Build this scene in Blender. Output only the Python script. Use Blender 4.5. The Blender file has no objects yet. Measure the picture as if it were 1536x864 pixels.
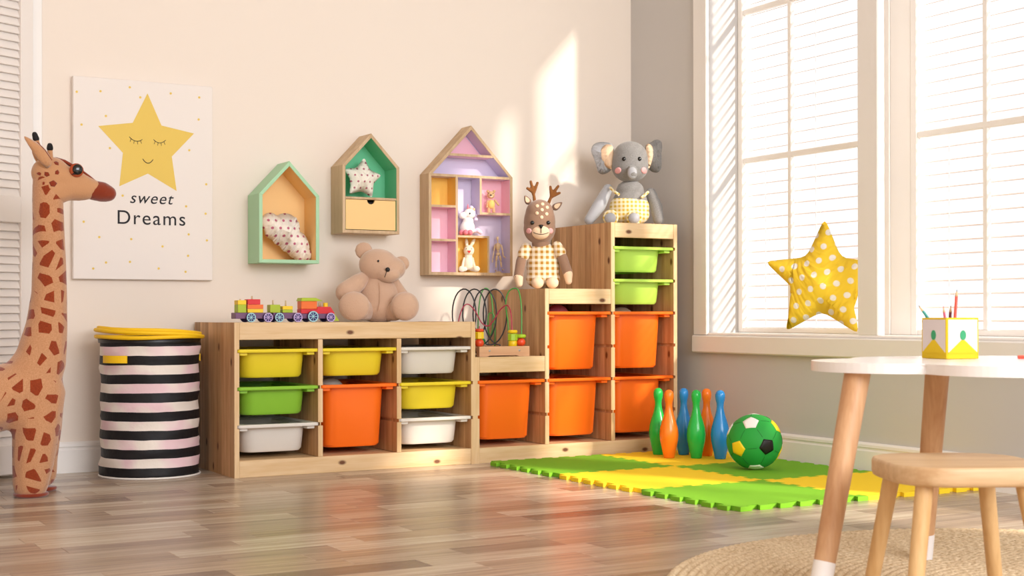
import bpy, bmesh, math, random
from mathutils import Vector, Matrix, Euler
random.seed(7)
PI = math.pi
S = bpy.context.scene
COL = S.collection

# ------------------------------------------------------------------ camera, world, lights, exposure
CAM_POS = Vector((-1.517, -4.530, 0.545))
YAW, PITCH, ROLL, FPX, SHIFT = 0.51838, 0.0017, -0.0014, 2106.2, 36.6
cam = bpy.data.cameras.new('camera')
camo = bpy.data.objects.new('camera', cam)
COL.objects.link(camo)
fw = Vector((math.sin(YAW)*math.cos(PITCH), math.cos(YAW)*math.cos(PITCH), math.sin(PITCH)))
rt = Vector((math.cos(YAW), -math.sin(YAW), 0))
up = rt.cross(fw)
r2 = rt*math.cos(ROLL)+up*math.sin(ROLL)
u2 = -rt*math.sin(ROLL)+up*math.cos(ROLL)
m = Matrix((r2, u2, -fw)).transposed().to_4x4()
m.translation = CAM_POS
camo.matrix_world = m
cam.sensor_width = 36
cam.lens = FPX/1536*36
cam.shift_y = SHIFT/1536
cam.clip_start = 0.05
cam.dof.use_dof = True
cam.dof.focus_distance = 5.1
cam.dof.aperture_fstop = 9
S.camera = camo

w = bpy.data.worlds.new('sky')
S.world = w
w.use_nodes = True
bg = w.node_tree.nodes['Background']
bg.inputs[0].default_value = (0.93, 0.95, 0.97, 1)
bg.inputs[1].default_value = 1.9

sun = bpy.data.lights.new('sun', 'SUN')
sun.energy = 10.0
sun.angle = math.radians(3.0)
sun.color = (1.0, 0.90, 0.78)
suno = bpy.data.objects.new('sun', sun)
COL.objects.link(suno)
suno.location = (4, -4, 4)
SUN_DIR = Vector((-0.48, 1.0, -0.56)).normalized()
suno.rotation_euler = SUN_DIR.to_track_quat('-Z', 'Y').to_euler()

def area(name, loc, target, sx, sy, power, color):
    l = bpy.data.lights.new(name, 'AREA')
    l.shape = 'RECTANGLE'
    l.size, l.size_y = sx, sy
    l.energy = power
    l.color = color
    o = bpy.data.objects.new(name, l)
    COL.objects.link(o)
    o.location = loc
    o.rotation_euler = (Vector(target)-Vector(loc)).to_track_quat('-Z', 'Y').to_euler()
    return o
area('added_fill_light', (0.55, -6.0, 2.1), (0.3, 0.4, 0.7), 3.0, 2.0, 275, (0.905, 0.92, 0.96))  # unseen fill lamp added behind the camera to brighten the room
S.view_settings.view_transform = 'Standard'
S.view_settings.look = 'None'
S.view_settings.gamma = 1
S.view_settings.use_curve_mapping = False
S.view_settings.exposure = -0.56

# ------------------------------------------------------------------ helpers
def lin(v):
    v /= 255.0
    return v/12.92 if v <= 0.04045 else ((v+0.055)/1.055)**2.4
def C(r, g, b, k=1.0):
    return (lin(r)*k, lin(g)*k, lin(b)*k, 1)

def mat(name, col, rough=0.6, spec=0.4, sheen=0, bump=0, bscale=200, trans=0, metal=0, coat=0):
    mt = bpy.data.materials.new(name)
    mt.use_nodes = True
    nt = mt.node_tree
    p = nt.nodes['Principled BSDF']
    p.inputs['Base Color'].default_value = col
    p.inputs['Roughness'].default_value = rough
    p.inputs['Specular IOR Level'].default_value = spec
    p.inputs['Metallic'].default_value = metal
    p.inputs['Coat Weight'].default_value = coat
    if sheen:
        p.inputs['Sheen Weight'].default_value = sheen
        p.inputs['Sheen Roughness'].default_value = 0.5
    if bump:
        tc = nt.nodes.new('ShaderNodeTexCoord')
        n = nt.nodes.new('ShaderNodeTexNoise')
        n.inputs['Scale'].default_value = bscale
        n.inputs['Detail'].default_value = 3
        b = nt.nodes.new('ShaderNodeBump')
        b.inputs['Strength'].default_value = bump
        b.inputs['Distance'].default_value = 0.004
        nt.links.new(tc.outputs['Object'], n.inputs['Vector'])
        nt.links.new(n.outputs['Fac'], b.inputs['Height'])
        nt.links.new(b.outputs['Normal'], p.inputs['Normal'])
    return mt

class NB:
    """tiny node builder on a principled material"""
    def __init__(s, mt):
        s.nt = mt.node_tree
        s.p = s.nt.nodes['Principled BSDF']
    def n(s, t, **kw):
        x = s.nt.nodes.new(t)
        for k, v in kw.items(): setattr(x, k, v)
        return x
    def l(s, a, b): s.nt.links.new(a, b)
    def val(s, x, i, v):
        if hasattr(v, 'is_linked'): s.l(v, x.inputs[i])
        else: x.inputs[i].default_value = v
    def math(s, op, a, b=0.0, c=0.0):
        x = s.n('ShaderNodeMath', operation=op)
        s.val(x, 0, a); s.val(x, 1, b); s.val(x, 2, c)
        return x.outputs[0]
    def mix(s, f, a, b, mode='MIX'):
        x = s.n('ShaderNodeMix', data_type='RGBA', blend_type=mode)
        s.val(x, 0, f); s.val(x, 6, a); s.val(x, 7, b)
        return x.outputs[2]
    def obj(s): return s.n('ShaderNodeTexCoord').outputs['Object']
    def xyz(s, v):
        x = s.n('ShaderNodeSeparateXYZ'); s.l(v, x.inputs[0]); return x.outputs
    def comb(s, a, b, c):
        x = s.n('ShaderNodeCombineXYZ')
        s.val(x, 0, a); s.val(x, 1, b); s.val(x, 2, c)
        return x.outputs[0]
    def mapping(s, v, scale, loc=(0,0,0)):
        x = s.n('ShaderNodeMapping'); s.l(v, x.inputs[0])
        x.inputs['Scale'].default_value = scale; x.inputs['Location'].default_value = loc
        return x.outputs[0]
    def noise(s, v, scale, detail=3, rough=0.5):
        x = s.n('ShaderNodeTexNoise'); s.l(v, x.inputs['Vector'])
        x.inputs['Scale'].default_value = scale; x.inputs['Detail'].default_value = detail
        x.inputs['Roughness'].default_value = rough
        return x.outputs['Fac']
    def white(s, v):
        x = s.n('ShaderNodeTexWhiteNoise', noise_dimensions='3D'); s.l(v, x.inputs['Vector']); return x.outputs['Value']
    def step(s, v, a, b):
        x = s.n('ShaderNodeMapRange', clamp=True); s.val(x, 0, v)
        x.inputs[1].default_value = a; x.inputs[2].default_value = b
        return x.outputs[0]
    def bump(s, h, strength, dist=0.003):
        b = s.n('ShaderNodeBump'); b.inputs['Strength'].default_value = strength
        b.inputs['Distance'].default_value = dist
        s.l(h, b.inputs['Height']); s.l(b.outputs['Normal'], s.p.inputs['Normal'])

def wood(name, c1, c2, grain='z', strip=None, stripw=0.055, normal='y', knots=True, rough=0.5, knotcol=C(105,62,32), var=0.34, gscale=1.0):
    mt = mat(name, c1, rough)
    b = NB(mt)
    o = b.obj()
    x = b.xyz(o)
    ax = {'x': 0, 'y': 1, 'z': 2}
    sc = [22*gscale]*3
    sc[ax[grain]] = 1.6*gscale
    base = b.mapping(o, sc)
    if strip:
        cell = b.math('FLOOR', b.math('DIVIDE', x[ax[strip]], stripw))
        wn = b.white(b.comb(cell, 3.7, 1.3))
        off = b.n('ShaderNodeVectorMath', operation='ADD')
        b.l(base, off.inputs[0]); b.l(b.comb(b.math('MULTIPLY', wn, 40), b.math('MULTIPLY', wn, 17), b.math('MULTIPLY', wn, 29)), off.inputs[1])
        base = off.outputs[0]
    n1 = b.noise(base, 1.4, 4, 0.6)
    n2 = b.noise(base, 7.0, 2, 0.5)
    f = b.math('ADD', b.math('MULTIPLY', n1, 0.75), b.math('MULTIPLY', n2, 0.25))
    col = b.mix(b.step(f, 0.36, 0.64), c1, c2)
    if strip:
        k = b.math('ADD', b.math('MULTIPLY', wn, var), 1-var/2)
        g = b.comb(k, b.math('POWER', k, 1.15), b.math('POWER', k, 1.35))
        col = b.mix(1.0, col, g, 'MULTIPLY')
    if knots:
        cross = [a for a in 'xyz' if a not in (normal, grain)][0]
        v = b.n('ShaderNodeTexVoronoi', voronoi_dimensions='2D')
        v.inputs['Scale'].default_value = 1
        v.inputs['Randomness'].default_value = 1
        b.l(b.comb(b.math('ADD', b.math('MULTIPLY', x[ax[cross]], 7.5), 0.3), b.math('ADD', b.math('MULTIPLY', x[ax[grain]], 4.2), 0.7), 0.0), v.inputs['Vector'])
        pick = b.math('GREATER_THAN', b.xyz(v.outputs['Color'])[0], 0.3)
        kf = b.math('MULTIPLY', b.math('SUBTRACT', 1.0, b.step(v.outputs['Distance'], 0.035, 0.075)), pick)
        col = b.mix(kf, col, knotcol)
    b.l(col, b.p.inputs['Base Color'])
    b.bump(f, 0.06)
    return mt

def gingham(name, cl, cd, cs, per=0.02, axes=(0, 2), rough=0.85):
    mt = mat(name, cl, rough, 0.2, sheen=0.3)
    b = NB(mt)
    x = b.xyz(b.obj())
    def stripe(a): return b.math('GREATER_THAN', b.math('FRACT', b.math('ADD', b.math('DIVIDE', a, per), 20.0)), 0.5)
    s1, s2 = stripe(x[axes[0]]), stripe(x[axes[1]])
    col = b.mix(b.math('MULTIPLY', b.math('ADD', s1, s2), 0.5), cl, cs)
    col = b.mix(b.math('MULTIPLY', s1, s2), col, cd)
    b.l(col, b.p.inputs['Base Color'])
    return mt

def dotted(name, base, dot, per=0.03, r=0.22, axes=(0, 2), rough=0.8, rot=0.0, trans=0.0):
    """fabric print: dots on a staggered grid"""
    mt = mat(name, base, rough, 0.2)
    b = NB(mt)
    x = b.xyz(b.obj())
    ca, sa = math.cos(rot), math.sin(rot)
    u = b.math('ADD', b.math('MULTIPLY', x[axes[0]], ca/per), b.math('MULTIPLY', x[axes[1]], sa/per))
    v = b.math('ADD', b.math('MULTIPLY', x[axes[0]], -sa/per), b.math('MULTIPLY', x[axes[1]], ca/per))
    row = b.math('FLOOR', v)
    odd = b.math('MULTIPLY', b.math('MODULO', b.math('ADD', row, 100.0), 2.0), 0.5)
    fu = b.math('SUBTRACT', b.math('FRACT', b.math('ADD', b.math('ADD', u, odd), 50.0)), 0.5)
    fv = b.math('SUBTRACT', b.math('FRACT', b.math('ADD', v, 50.0)), 0.5)
    d = b.math('SQRT', b.math('ADD', b.math('MULTIPLY', fu, fu), b.math('MULTIPLY', fv, fv)))
    b.l(b.mix(b.step(d, r+0.03, r-0.03), base, dot), b.p.inputs['Base Color'])
    b.bump(b.noise(b.obj(), 30, 2), 0.14, 0.008)
    return mt

# ---- mesh helpers
def obj(name, bm, m=None, parent=None, smooth=False, loc=None, rot=None, mats=None):
    me = bpy.data.meshes.new(name)
    bmesh.ops.recalc_face_normals(bm, faces=bm.faces[:])
    bm.to_mesh(me)
    bm.free()
    if mats:
        for q in mats: me.materials.append(q)
    elif m: me.materials.append(m)
    if smooth:
        for p in me.polygons: p.use_smooth = True
    o = bpy.data.objects.new(name, me)
    COL.objects.link(o)
    if parent: o.parent = parent
    if loc: o.location = loc
    if rot: o.rotation_euler = rot
    return o
def thing(name, label, cat, loc=(0,0,0), rz=0, group=None, rot=None):
    o = bpy.data.objects.new(name, None)
    o.empty_display_size = 0.05
    COL.objects.link(o)
    o.location = loc
    o.rotation_euler = rot or (0, 0, rz)
    tag(o, label, cat, group)
    return o
def tag(o, label, cat, group=None):
    o['label'] = label; o['category'] = cat
    if group: o['group'] = group
    return o
def struct(o):
    o['kind'] = 'structure'
    return o
def sempty(name, loc=(0,0,0), rz=0):
    o = bpy.data.objects.new(name, None); COL.objects.link(o); o.location = loc; o.rotation_euler = (0,0,rz)
    return struct(o)
def dup(root, loc, rz, label, group=None):
    r = root.copy(); COL.objects.link(r); r.location = loc; r.rotation_euler = (0, 0, rz)
    r['label'] = label
    if group: r['group'] = group
    for ch in root.children:
        c = ch.copy(); COL.objects.link(c); c.parent = r
        for g in ch.children:
            d = g.copy(); COL.objects.link(d); d.parent = c
    return r
B = bmesh.new
def bx(bm, x0, x1, y0, y1, z0, z1, bev=0, seg=2, mi=0):
    g = bmesh.ops.create_cube(bm, size=1)
    for v in g['verts']:
        v.co = Vector(((x0+x1)/2+v.co.x*(x1-x0), (y0+y1)/2+v.co.y*(y1-y0), (z0+z1)/2+v.co.z*(z1-z0)))
    fs = set(f for v in g['verts'] for f in v.link_faces)
    for f in fs: f.material_index = mi
    if bev:
        es = set(e for v in g['verts'] for e in v.link_edges)
        bmesh.ops.bevel(bm, geom=list(es), offset=bev, segments=seg, affect='EDGES', profile=0.5)
    return bm
def box(name, m, parent, x0, x1, y0, y1, z0, z1, bev=0.0015, seg=1):
    return obj(name, bx(B(), x0, x1, y0, y1, z0, z1, bev, seg), m, parent)
def prism(bm, pts, axis, a, b, mi=0):
    """extrude a 2-D outline along axis ('x': pts=(y,z), 'y': (x,z), 'z': (x,y))"""
    def P(p, t):
        return Vector((t, p[0], p[1])) if axis == 'x' else Vector((p[0], t, p[1])) if axis == 'y' else Vector((p[0], p[1], t))
    va = [bm.verts.new(P(p, a)) for p in pts]
    vb = [bm.verts.new(P(p, b)) for p in pts]
    n = len(pts)
    fs = [bm.faces.new(va), bm.faces.new(vb[::-1])]
    for i in range(n):
        fs.append(bm.faces.new((va[i], va[(i+1) % n], vb[(i+1) % n], vb[i])))
    for f in fs: f.material_index = mi
    return fs
def loft(bm, loops, cap0=True, cap1=True, closed=True):
    vs = [[bm.verts.new(p) for p in L] for L in loops]
    n = len(vs[0])
    for i in range(len(vs)-1):
        for j in range(n if closed else n-1):
            bm.faces.new((vs[i][j], vs[i][(j+1) % n], vs[i+1][(j+1) % n], vs[i+1][j]))
    if cap0: bm.faces.new(vs[0][::-1])
    if cap1: bm.faces.new(vs[-1])
    return bm
def lathe(bm, prof, seg=32, c=(0,0,0), cap=True):
    loops = [[(c[0]+r*math.cos(2*PI*k/seg), c[1]+r*math.sin(2*PI*k/seg), c[2]+z) for k in range(seg)] for r, z in prof]
    return loft(bm, loops, cap, cap)
def tube(bm, pts, r, n=8, cap=True):
    pts = [Vector(p) for p in pts]
    rs = r if isinstance(r, (list, tuple)) else [r]*len(pts)
    loops = []
    t0 = (pts[1]-pts[0]).normalized()
    nrm = t0.orthogonal().normalized()
    for i, p in enumerate(pts):
        t = (pts[min(i+1, len(pts)-1)]-pts[max(i-1, 0)]).normalized()
        nrm = (nrm-t*nrm.dot(t)).normalized()
        bn = t.cross(nrm)
        loops.append([p+(nrm*math.cos(2*PI*k/n)+bn*math.sin(2*PI*k/n))*rs[i] for k in range(n)])
    return loft(bm, loops, cap, cap)
def rrect(w, d, r, cx=0, cy=0, n=5):
    out = []
    for sx, sy, a0 in ((1,1,0), (-1,1,PI/2), (-1,-1,PI), (1,-1,1.5*PI)):
        for k in range(n+1):
            a = a0+PI/2*k/n
            out.append((cx+sx*(w/2-r)+r*math.cos(a), cy+sy*(d/2-r)+r*math.sin(a)))
    return out
def ell(bm, c, r, rot=(0,0,0), sub=3):
    M = Matrix.Translation(Vector(c)) @ Euler(rot).to_matrix().to_4x4() @ Matrix.Diagonal((*(r if hasattr(r, '__len__') else (r,)*3), 1))
    bmesh.ops.create_icosphere(bm, subdivisions=sub, radius=1, matrix=M)
    return bm
def ball(name, m, parent, c, r, rot=(0,0,0), sub=3):
    return obj(name, ell(B(), c, r, rot, sub), m, parent, True)
def capsule(bm, p0, r0, p1, r1, k=8, sub=2):
    p0, p1 = Vector(p0), Vector(p1)
    for i in range(k+1):
        t = i/k
        ell(bm, p0.lerp(p1, t), r0+(r1-r0)*t, sub=sub)
    return bm
def chain(bm, pts, k=7):
    for (a, ra), (b, rb) in zip(pts, pts[1:]): capsule(bm, a, ra, b, rb, k)
    return bm
def plush(name, bm, m, parent, voxel=0.006, smooth=6, fac=0.5):
    """union of overlapping blobs grown into one continuous smooth skin"""
    me = bpy.data.meshes.new('temporary'); bm.to_mesh(me); bm.free()
    t = bpy.data.objects.new('temporary', me); COL.objects.link(t)
    rm = t.modifiers.new('r', 'REMESH'); rm.mode = 'VOXEL'; rm.voxel_size = voxel
    sm = t.modifiers.new('s', 'SMOOTH'); sm.factor = fac; sm.iterations = smooth
    dg = bpy.context.evaluated_depsgraph_get(); dg.update()
    res = bpy.data.meshes.new_from_object(t.evaluated_get(dg))
    bpy.data.objects.remove(t); bpy.data.meshes.remove(me)
    res.name = name
    res.materials.clear(); res.materials.append(m)
    for p in res.polygons: p.use_smooth = True
    o = bpy.data.objects.new(name, res); COL.objects.link(o)
    if parent: o.parent = parent
    return o
def disc(bm, c, nrm, r, h, n=16, sx=1.0):
    """thin round patch lying on a surface with normal nrm"""
    q = Vector(nrm).normalized()
    M = Matrix.Translation(Vector(c)) @ q.to_track_quat('Z', 'Y').to_matrix().to_4x4()
    loops = []
    for rr, z in ((1, -h), (1, h*0.3), (0.85, h), (0.4, h*1.25)):
        loops.append([M @ Vector((math.cos(2*PI*k/n)*r*rr*sx, math.sin(2*PI*k/n)*r*rr, z)) for k in range(n)])
    return loft(bm, loops)
def patch_on(o_c, o_r, x, z):
    """front point (towards -y) and normal of an ellipsoid at local x, z"""
    u, v = (x-o_c[0])/o_r[0], (z-o_c[2])/o_r[2]
    wv = math.sqrt(max(0.02, 1-u*u-v*v))
    return Vector((x, o_c[1]-o_r[1]*wv, z)), Vector((u/o_r[0], -wv/o_r[1], v/o_r[2])).normalized()
from mathutils.bvhtree import BVHTree
def bvh(o): return BVHTree.FromPolygons([v.co.copy() for v in o.data.vertices], [tuple(p.vertices) for p in o.data.polygons])
def patch(tree, name, m_, parent, cx, cz, ring, h=0.0012):
    """flat patch sewn on a soft body: the outline (x, z offsets) is dropped on the body's front (towards -y)"""
    bm = B(); loops = []
    for f, off in ((1.0, 0.001), (1.0, -h), (0.5, -h*1.3), (0.12, -h*1.4)):
        L = []
        for u, v_ in ring:
            q = tree.ray_cast(Vector((cx+u*f, -0.5, cz+v_*f)), Vector((0, 1, 0)))[0]
            L.append(Vector((cx+u*f, (q.y if q else 0)+off, cz+v_*f)))
        loops.append(L)
    loft(bm, loops)
    return obj(name, bm, m_, parent, True)
def circ(r, n=16): return [(r*math.cos(2*PI*k/n), r*math.sin(2*PI*k/n)) for k in range(n)]
def star_pts(R, r, n=5, rot=PI/2):
    return [((R if k % 2 == 0 else r)*math.cos(rot+PI*k/n), (R if k % 2 == 0 else r)*math.sin(rot+PI*k/n)) for k in range(2*n)]
def pillow(name, outline, thick, m, parent, sub=3, puff=0.6):
    """stuffed fabric shape: outline in x,z; filled by inflating a triangulated sheet"""
    bm = B()
    vs = [bm.verts.new((p[0], 0, p[1])) for p in outline]
    f = bm.faces.new(vs)
    bmesh.ops.triangulate(bm, faces=[f])
    bmesh.ops.subdivide_edges(bm, edges=bm.edges[:], cuts=5, use_grid_fill=True)
    bmesh.ops.beautify_fill(bm, faces=bm.faces[:], edges=[e for e in bm.edges if not e.is_boundary])
    pts = [Vector((p[0], p[1])) for p in outline]
    def dist(q):
        best = 9
        for a, b2 in zip(pts, pts[1:]+pts[:1]):
            ab = b2-a; t = max(0, min(1, (q-a).dot(ab)/max(ab.length_squared, 1e-9)))
            best = min(best, (q-(a+ab*t)).length)
        return best
    dm = {v: dist(Vector((v.co.x, v.co.z))) for v in bm.verts}
    D = max(dm.values())
    for _ in range(3):
        nd = {}
        for v in bm.verts:
            if v.is_boundary: nd[v] = 0
            else: nd[v] = 0.5*dm[v]+0.5*sum(dm[e.other_vert(v)] for e in v.link_edges)/len(v.link_edges)
        dm = nd
    h = {v.index: 0 for v in bm.verts}
    bm.verts.index_update()
    hh = [thick/2*(max(0, dm[v])/D)**puff if not v.is_boundary else 0 for v in bm.verts]
    co = [v.co.copy() for v in bm.verts]
    fcs = [[v.index for v in f.verts] for f in bm.faces]
    bd = [v.is_boundary for v in bm.verts]
    bm.free()
    out = B()
    fr = [out.verts.new((c.x, -hh[i], c.z)) for i, c in enumerate(co)]
    bk = [fr[i] if bd[i] else out.verts.new((c.x, hh[i], c.z)) for i, c in enumerate(co)]
    for t in fcs:
        out.faces.new([fr[i] for i in t])
        try: out.faces.new([bk[i] for i in reversed(t)])
        except ValueError: pass
    return obj(name, out, m, parent, True)
def text(name, body, size, m, parent, loc, rot, shear=0, depth=0.0006, spacing=1.0):
    cu = bpy.data.curves.new('lettering', 'FONT')
    cu.body = body; cu.size = size; cu.shear = shear; cu.extrude = depth; cu.space_character = spacing
    cu.align_x = 'CENTER'
    t = bpy.data.objects.new('lettering', cu); COL.objects.link(t)
    dg = bpy.context.evaluated_depsgraph_get(); dg.update()
    me = bpy.data.meshes.new_from_object(t.evaluated_get(dg))
    bpy.data.objects.remove(t)
    me.materials.clear(); me.materials.append(m)
    o = bpy.data.objects.new(name, me); COL.objects.link(o)
    o.parent = parent; o.location = loc; o.rotation_euler = rot
    return o

# ------------------------------------------------------------------ materials
M_WALL = mat('cream_wall_paint', C(240, 228, 216), 0.85, 0.2, bump=0.03, bscale=60)
M_GREY = mat('grey_wall_paint', C(205, 202, 200), 0.85, 0.2, bump=0.03, bscale=60)
M_TRIM = mat('white_trim_paint', C(242, 238, 234), 0.45)
M_CEIL = mat('ceiling_paint', C(240, 236, 230), 0.9)
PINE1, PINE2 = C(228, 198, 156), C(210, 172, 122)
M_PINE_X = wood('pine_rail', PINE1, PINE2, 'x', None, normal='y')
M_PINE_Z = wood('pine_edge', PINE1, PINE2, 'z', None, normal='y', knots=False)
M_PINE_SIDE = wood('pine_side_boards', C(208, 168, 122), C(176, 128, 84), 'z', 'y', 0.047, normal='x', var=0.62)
M_PINE_TOP = wood('pine_shelf_board', PINE1, PINE2, 'x', 'y', 0.06, normal='z', knots=False)
M_OAK = wood('pale_oak', C(214, 186, 150), C(190, 158, 120), 'z', None, normal='x', knots=False)
M_BEECH = wood('beech', C(214, 170, 128), C(192, 142, 100), 'z', None, normal='y', knots=False, rough=0.4)
M_STOOL = wood('stool_ash', C(214, 182, 142), C(190, 152, 110), 'x', None, normal='z', knots=False, rough=0.45)
M_STOOLLEG = wood('stool_leg_ash', C(216, 178, 126), C(196, 152, 98), 'z', None, normal='y', knots=False, rough=0.45)
M_BLACK = mat('black', C(18, 16, 16), 0.35)
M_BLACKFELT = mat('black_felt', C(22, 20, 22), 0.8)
M_WHITE = mat('white_lacquer', C(244, 240, 238), 0.25, 0.5)

# ------------------------------------------------------------------ room shell
XW, YW = 1.92, 0.46          # right wall plane, back wall plane
X0, YR, ZC = -3.6, -6.9, 2.85
struct(obj('wall_back', bx(B(), X0-0.1, XW+0.22, YW, YW+0.12, -0.05, ZC), M_WALL))
struct(obj('wall_left', bx(B(), X0-0.12, X0, YR, YW, -0.05, ZC), M_WALL))
struct(obj('ceiling', bx(B(), X0-0.12, XW+0.22, YR, YW+0.12, ZC, ZC+0.1), M_CEIL))
bm = B()
WT = 0.21
ZS, ZT, ZT2 = 0.467, 2.32, 1.78
for y0, y1 in ((YW, -0.087), (-1.94, -2.26), (-3.92, YR)):
    bx(bm, XW, XW+WT, y1, y0, -0.05, ZC)
for y0, y1 in ((-0.087, -1.94), (-2.26, -3.92)):  # second opening is added out of view to let more sun in
    bx(bm, XW, XW+WT, y1, y0, -0.05, ZS)
    bx(bm, XW, XW+WT, y1, y0, ZT if y0 > -1 else ZT2, ZC)
struct(obj('wall_right', bm, M_GREY))

# floor: short laminate strips laid one by one
M_FLOOR = mat('laminate_floor', C(190, 165, 140), 0.27, 0.5)
b = NB(M_FLOOR)
geo = b.n('ShaderNodeNewGeometry'); oi = b.n('ShaderNodeObjectInfo')
rnd = b.math('FRACT', b.math('ADD', geo.outputs['Random Per Island'], oi.outputs['Random']))
o_ = b.n('ShaderNodeVectorMath', operation='ADD')
b.l(geo.outputs['Position'], o_.inputs[0]); b.l(b.comb(b.math('MULTIPLY', rnd, 31.0), b.math('MULTIPLY', rnd, 7.0), 0.0), o_.inputs[1])
g1 = b.noise(b.mapping(o_.outputs[0], (1.5, 26, 1)), 1.6, 4, 0.6)
g2 = b.noise(b.mapping(o_.outputs[0], (6, 60, 1)), 3.0, 2, 0.5)
rp = b.n('ShaderNodeValToRGB'); b.l(rnd, rp.inputs[0])
cr = rp.color_ramp
cr.elements[0].position = 0.0; cr.elements[0].color = C(216, 202, 182)
cr.elements[1].position = 1.0; cr.elements[1].color = C(134, 114, 101)
for ps, c_ in ((0.35, C(202, 184, 162)), (0.6, C(172, 152, 135)), (0.8, C(190, 168, 144))):
    e_ = cr.elements.new(ps); e_.color = c_
col = b.mix(b.step(g1, 0.35, 0.68), rp.outputs[0], b.mix(1.0, rp.outputs[0], C(208, 200, 196), 'MULTIPLY'))
col = b.mix(b.math('MULTIPLY', b.step(g2, 0.5, 0.75), 0.25), col, C(140, 112, 90))
b.l(col, b.p.inputs['Base Color'])
b.bump(g2, 0.04, 0.002)
floor = struct(obj('floor', bx(B(), X0-0.1, XW+0.2, YR, YW+0.1, -0.06, -0.004), mat('floor_joint', C(120, 98, 80), 0.6)))
PW = 0.094
LENS = (0.27, 0.36, 0.45, 0.58)
def plank_bm(bm, x0, x1, y0, y1):
    g, c_ = 0.00035, 0.0009
    lo = [(x0+g, y0+g), (x1-g, y0+g), (x1-g, y1-g), (x0+g, y1-g)]
    hi = [(x0+g+c_, y0+g+c_), (x1-g-c_, y0+g+c_), (x1-g-c_, y1-g-c_), (x0+g+c_, y1-g-c_)]
    loft(bm, [[(p[0], p[1], -0.004) for p in lo], [(p[0], p[1], -0.0007) for p in lo], [(p[0], p[1], 0) for p in hi]], False, True)
PMESH = []
for L in LENS:
    bm = B(); plank_bm(bm, 0, L, 0, PW)
    bmesh.ops.recalc_face_normals(bm, faces=bm.faces[:])
    me = bpy.data.meshes.new('plank'); bm.to_mesh(me); bm.free(); me.materials.append(M_FLOOR); PMESH.append(me)
rest = B()
y = YW-PW
rr = random.Random(3)
while y > -4.6:
    x = X0+rr.uniform(-0.4, 0)
    while x < XW:
        k = rr.choice((0, 1, 1, 2, 2, 3))
        L = LENS[k]
        seen = (y > -1.50-(x+0.99+L*0.5)*0.58-0.1) and x+L > -1.08-0.18*max(0, y+1.4) and x > -1.5 and not (x > 0.98 and -1.46 < y < -0.13) and x+L < XW
        if seen:
            o = bpy.data.objects.new('plank', PMESH[k]); COL.objects.link(o); o.parent = floor; o.location = (x, y, 0)
        elif x+L > X0:
            plank_bm(rest, max(x, X0), min(x+L, XW), y, y+PW)
        x += L
    y -= PW
o = obj('planks', rest, M_FLOOR, floor); o['kind'] = 'stuff'

# baseboards with a moulded top
BB = [(0, 0), (0.014, 0), (0.014, 0.078), (0.011, 0.083), (0.011, 0.088), (0.014, 0.091), (0.013, 0.100), (0.007, 0.107), (0, 0.107)]
bm = B(); prism(bm, [(YW-p[0], p[1]) for p in BB], 'x', -0.531, XW)
struct(obj('baseboard_back', bm, M_TRIM))
bm = B(); prism(bm, [(XW-p[0], p[1]) for p in BB], 'y', YW-0.014, YR)
struct(obj('baseboard_right', bm, M_TRIM))

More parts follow.
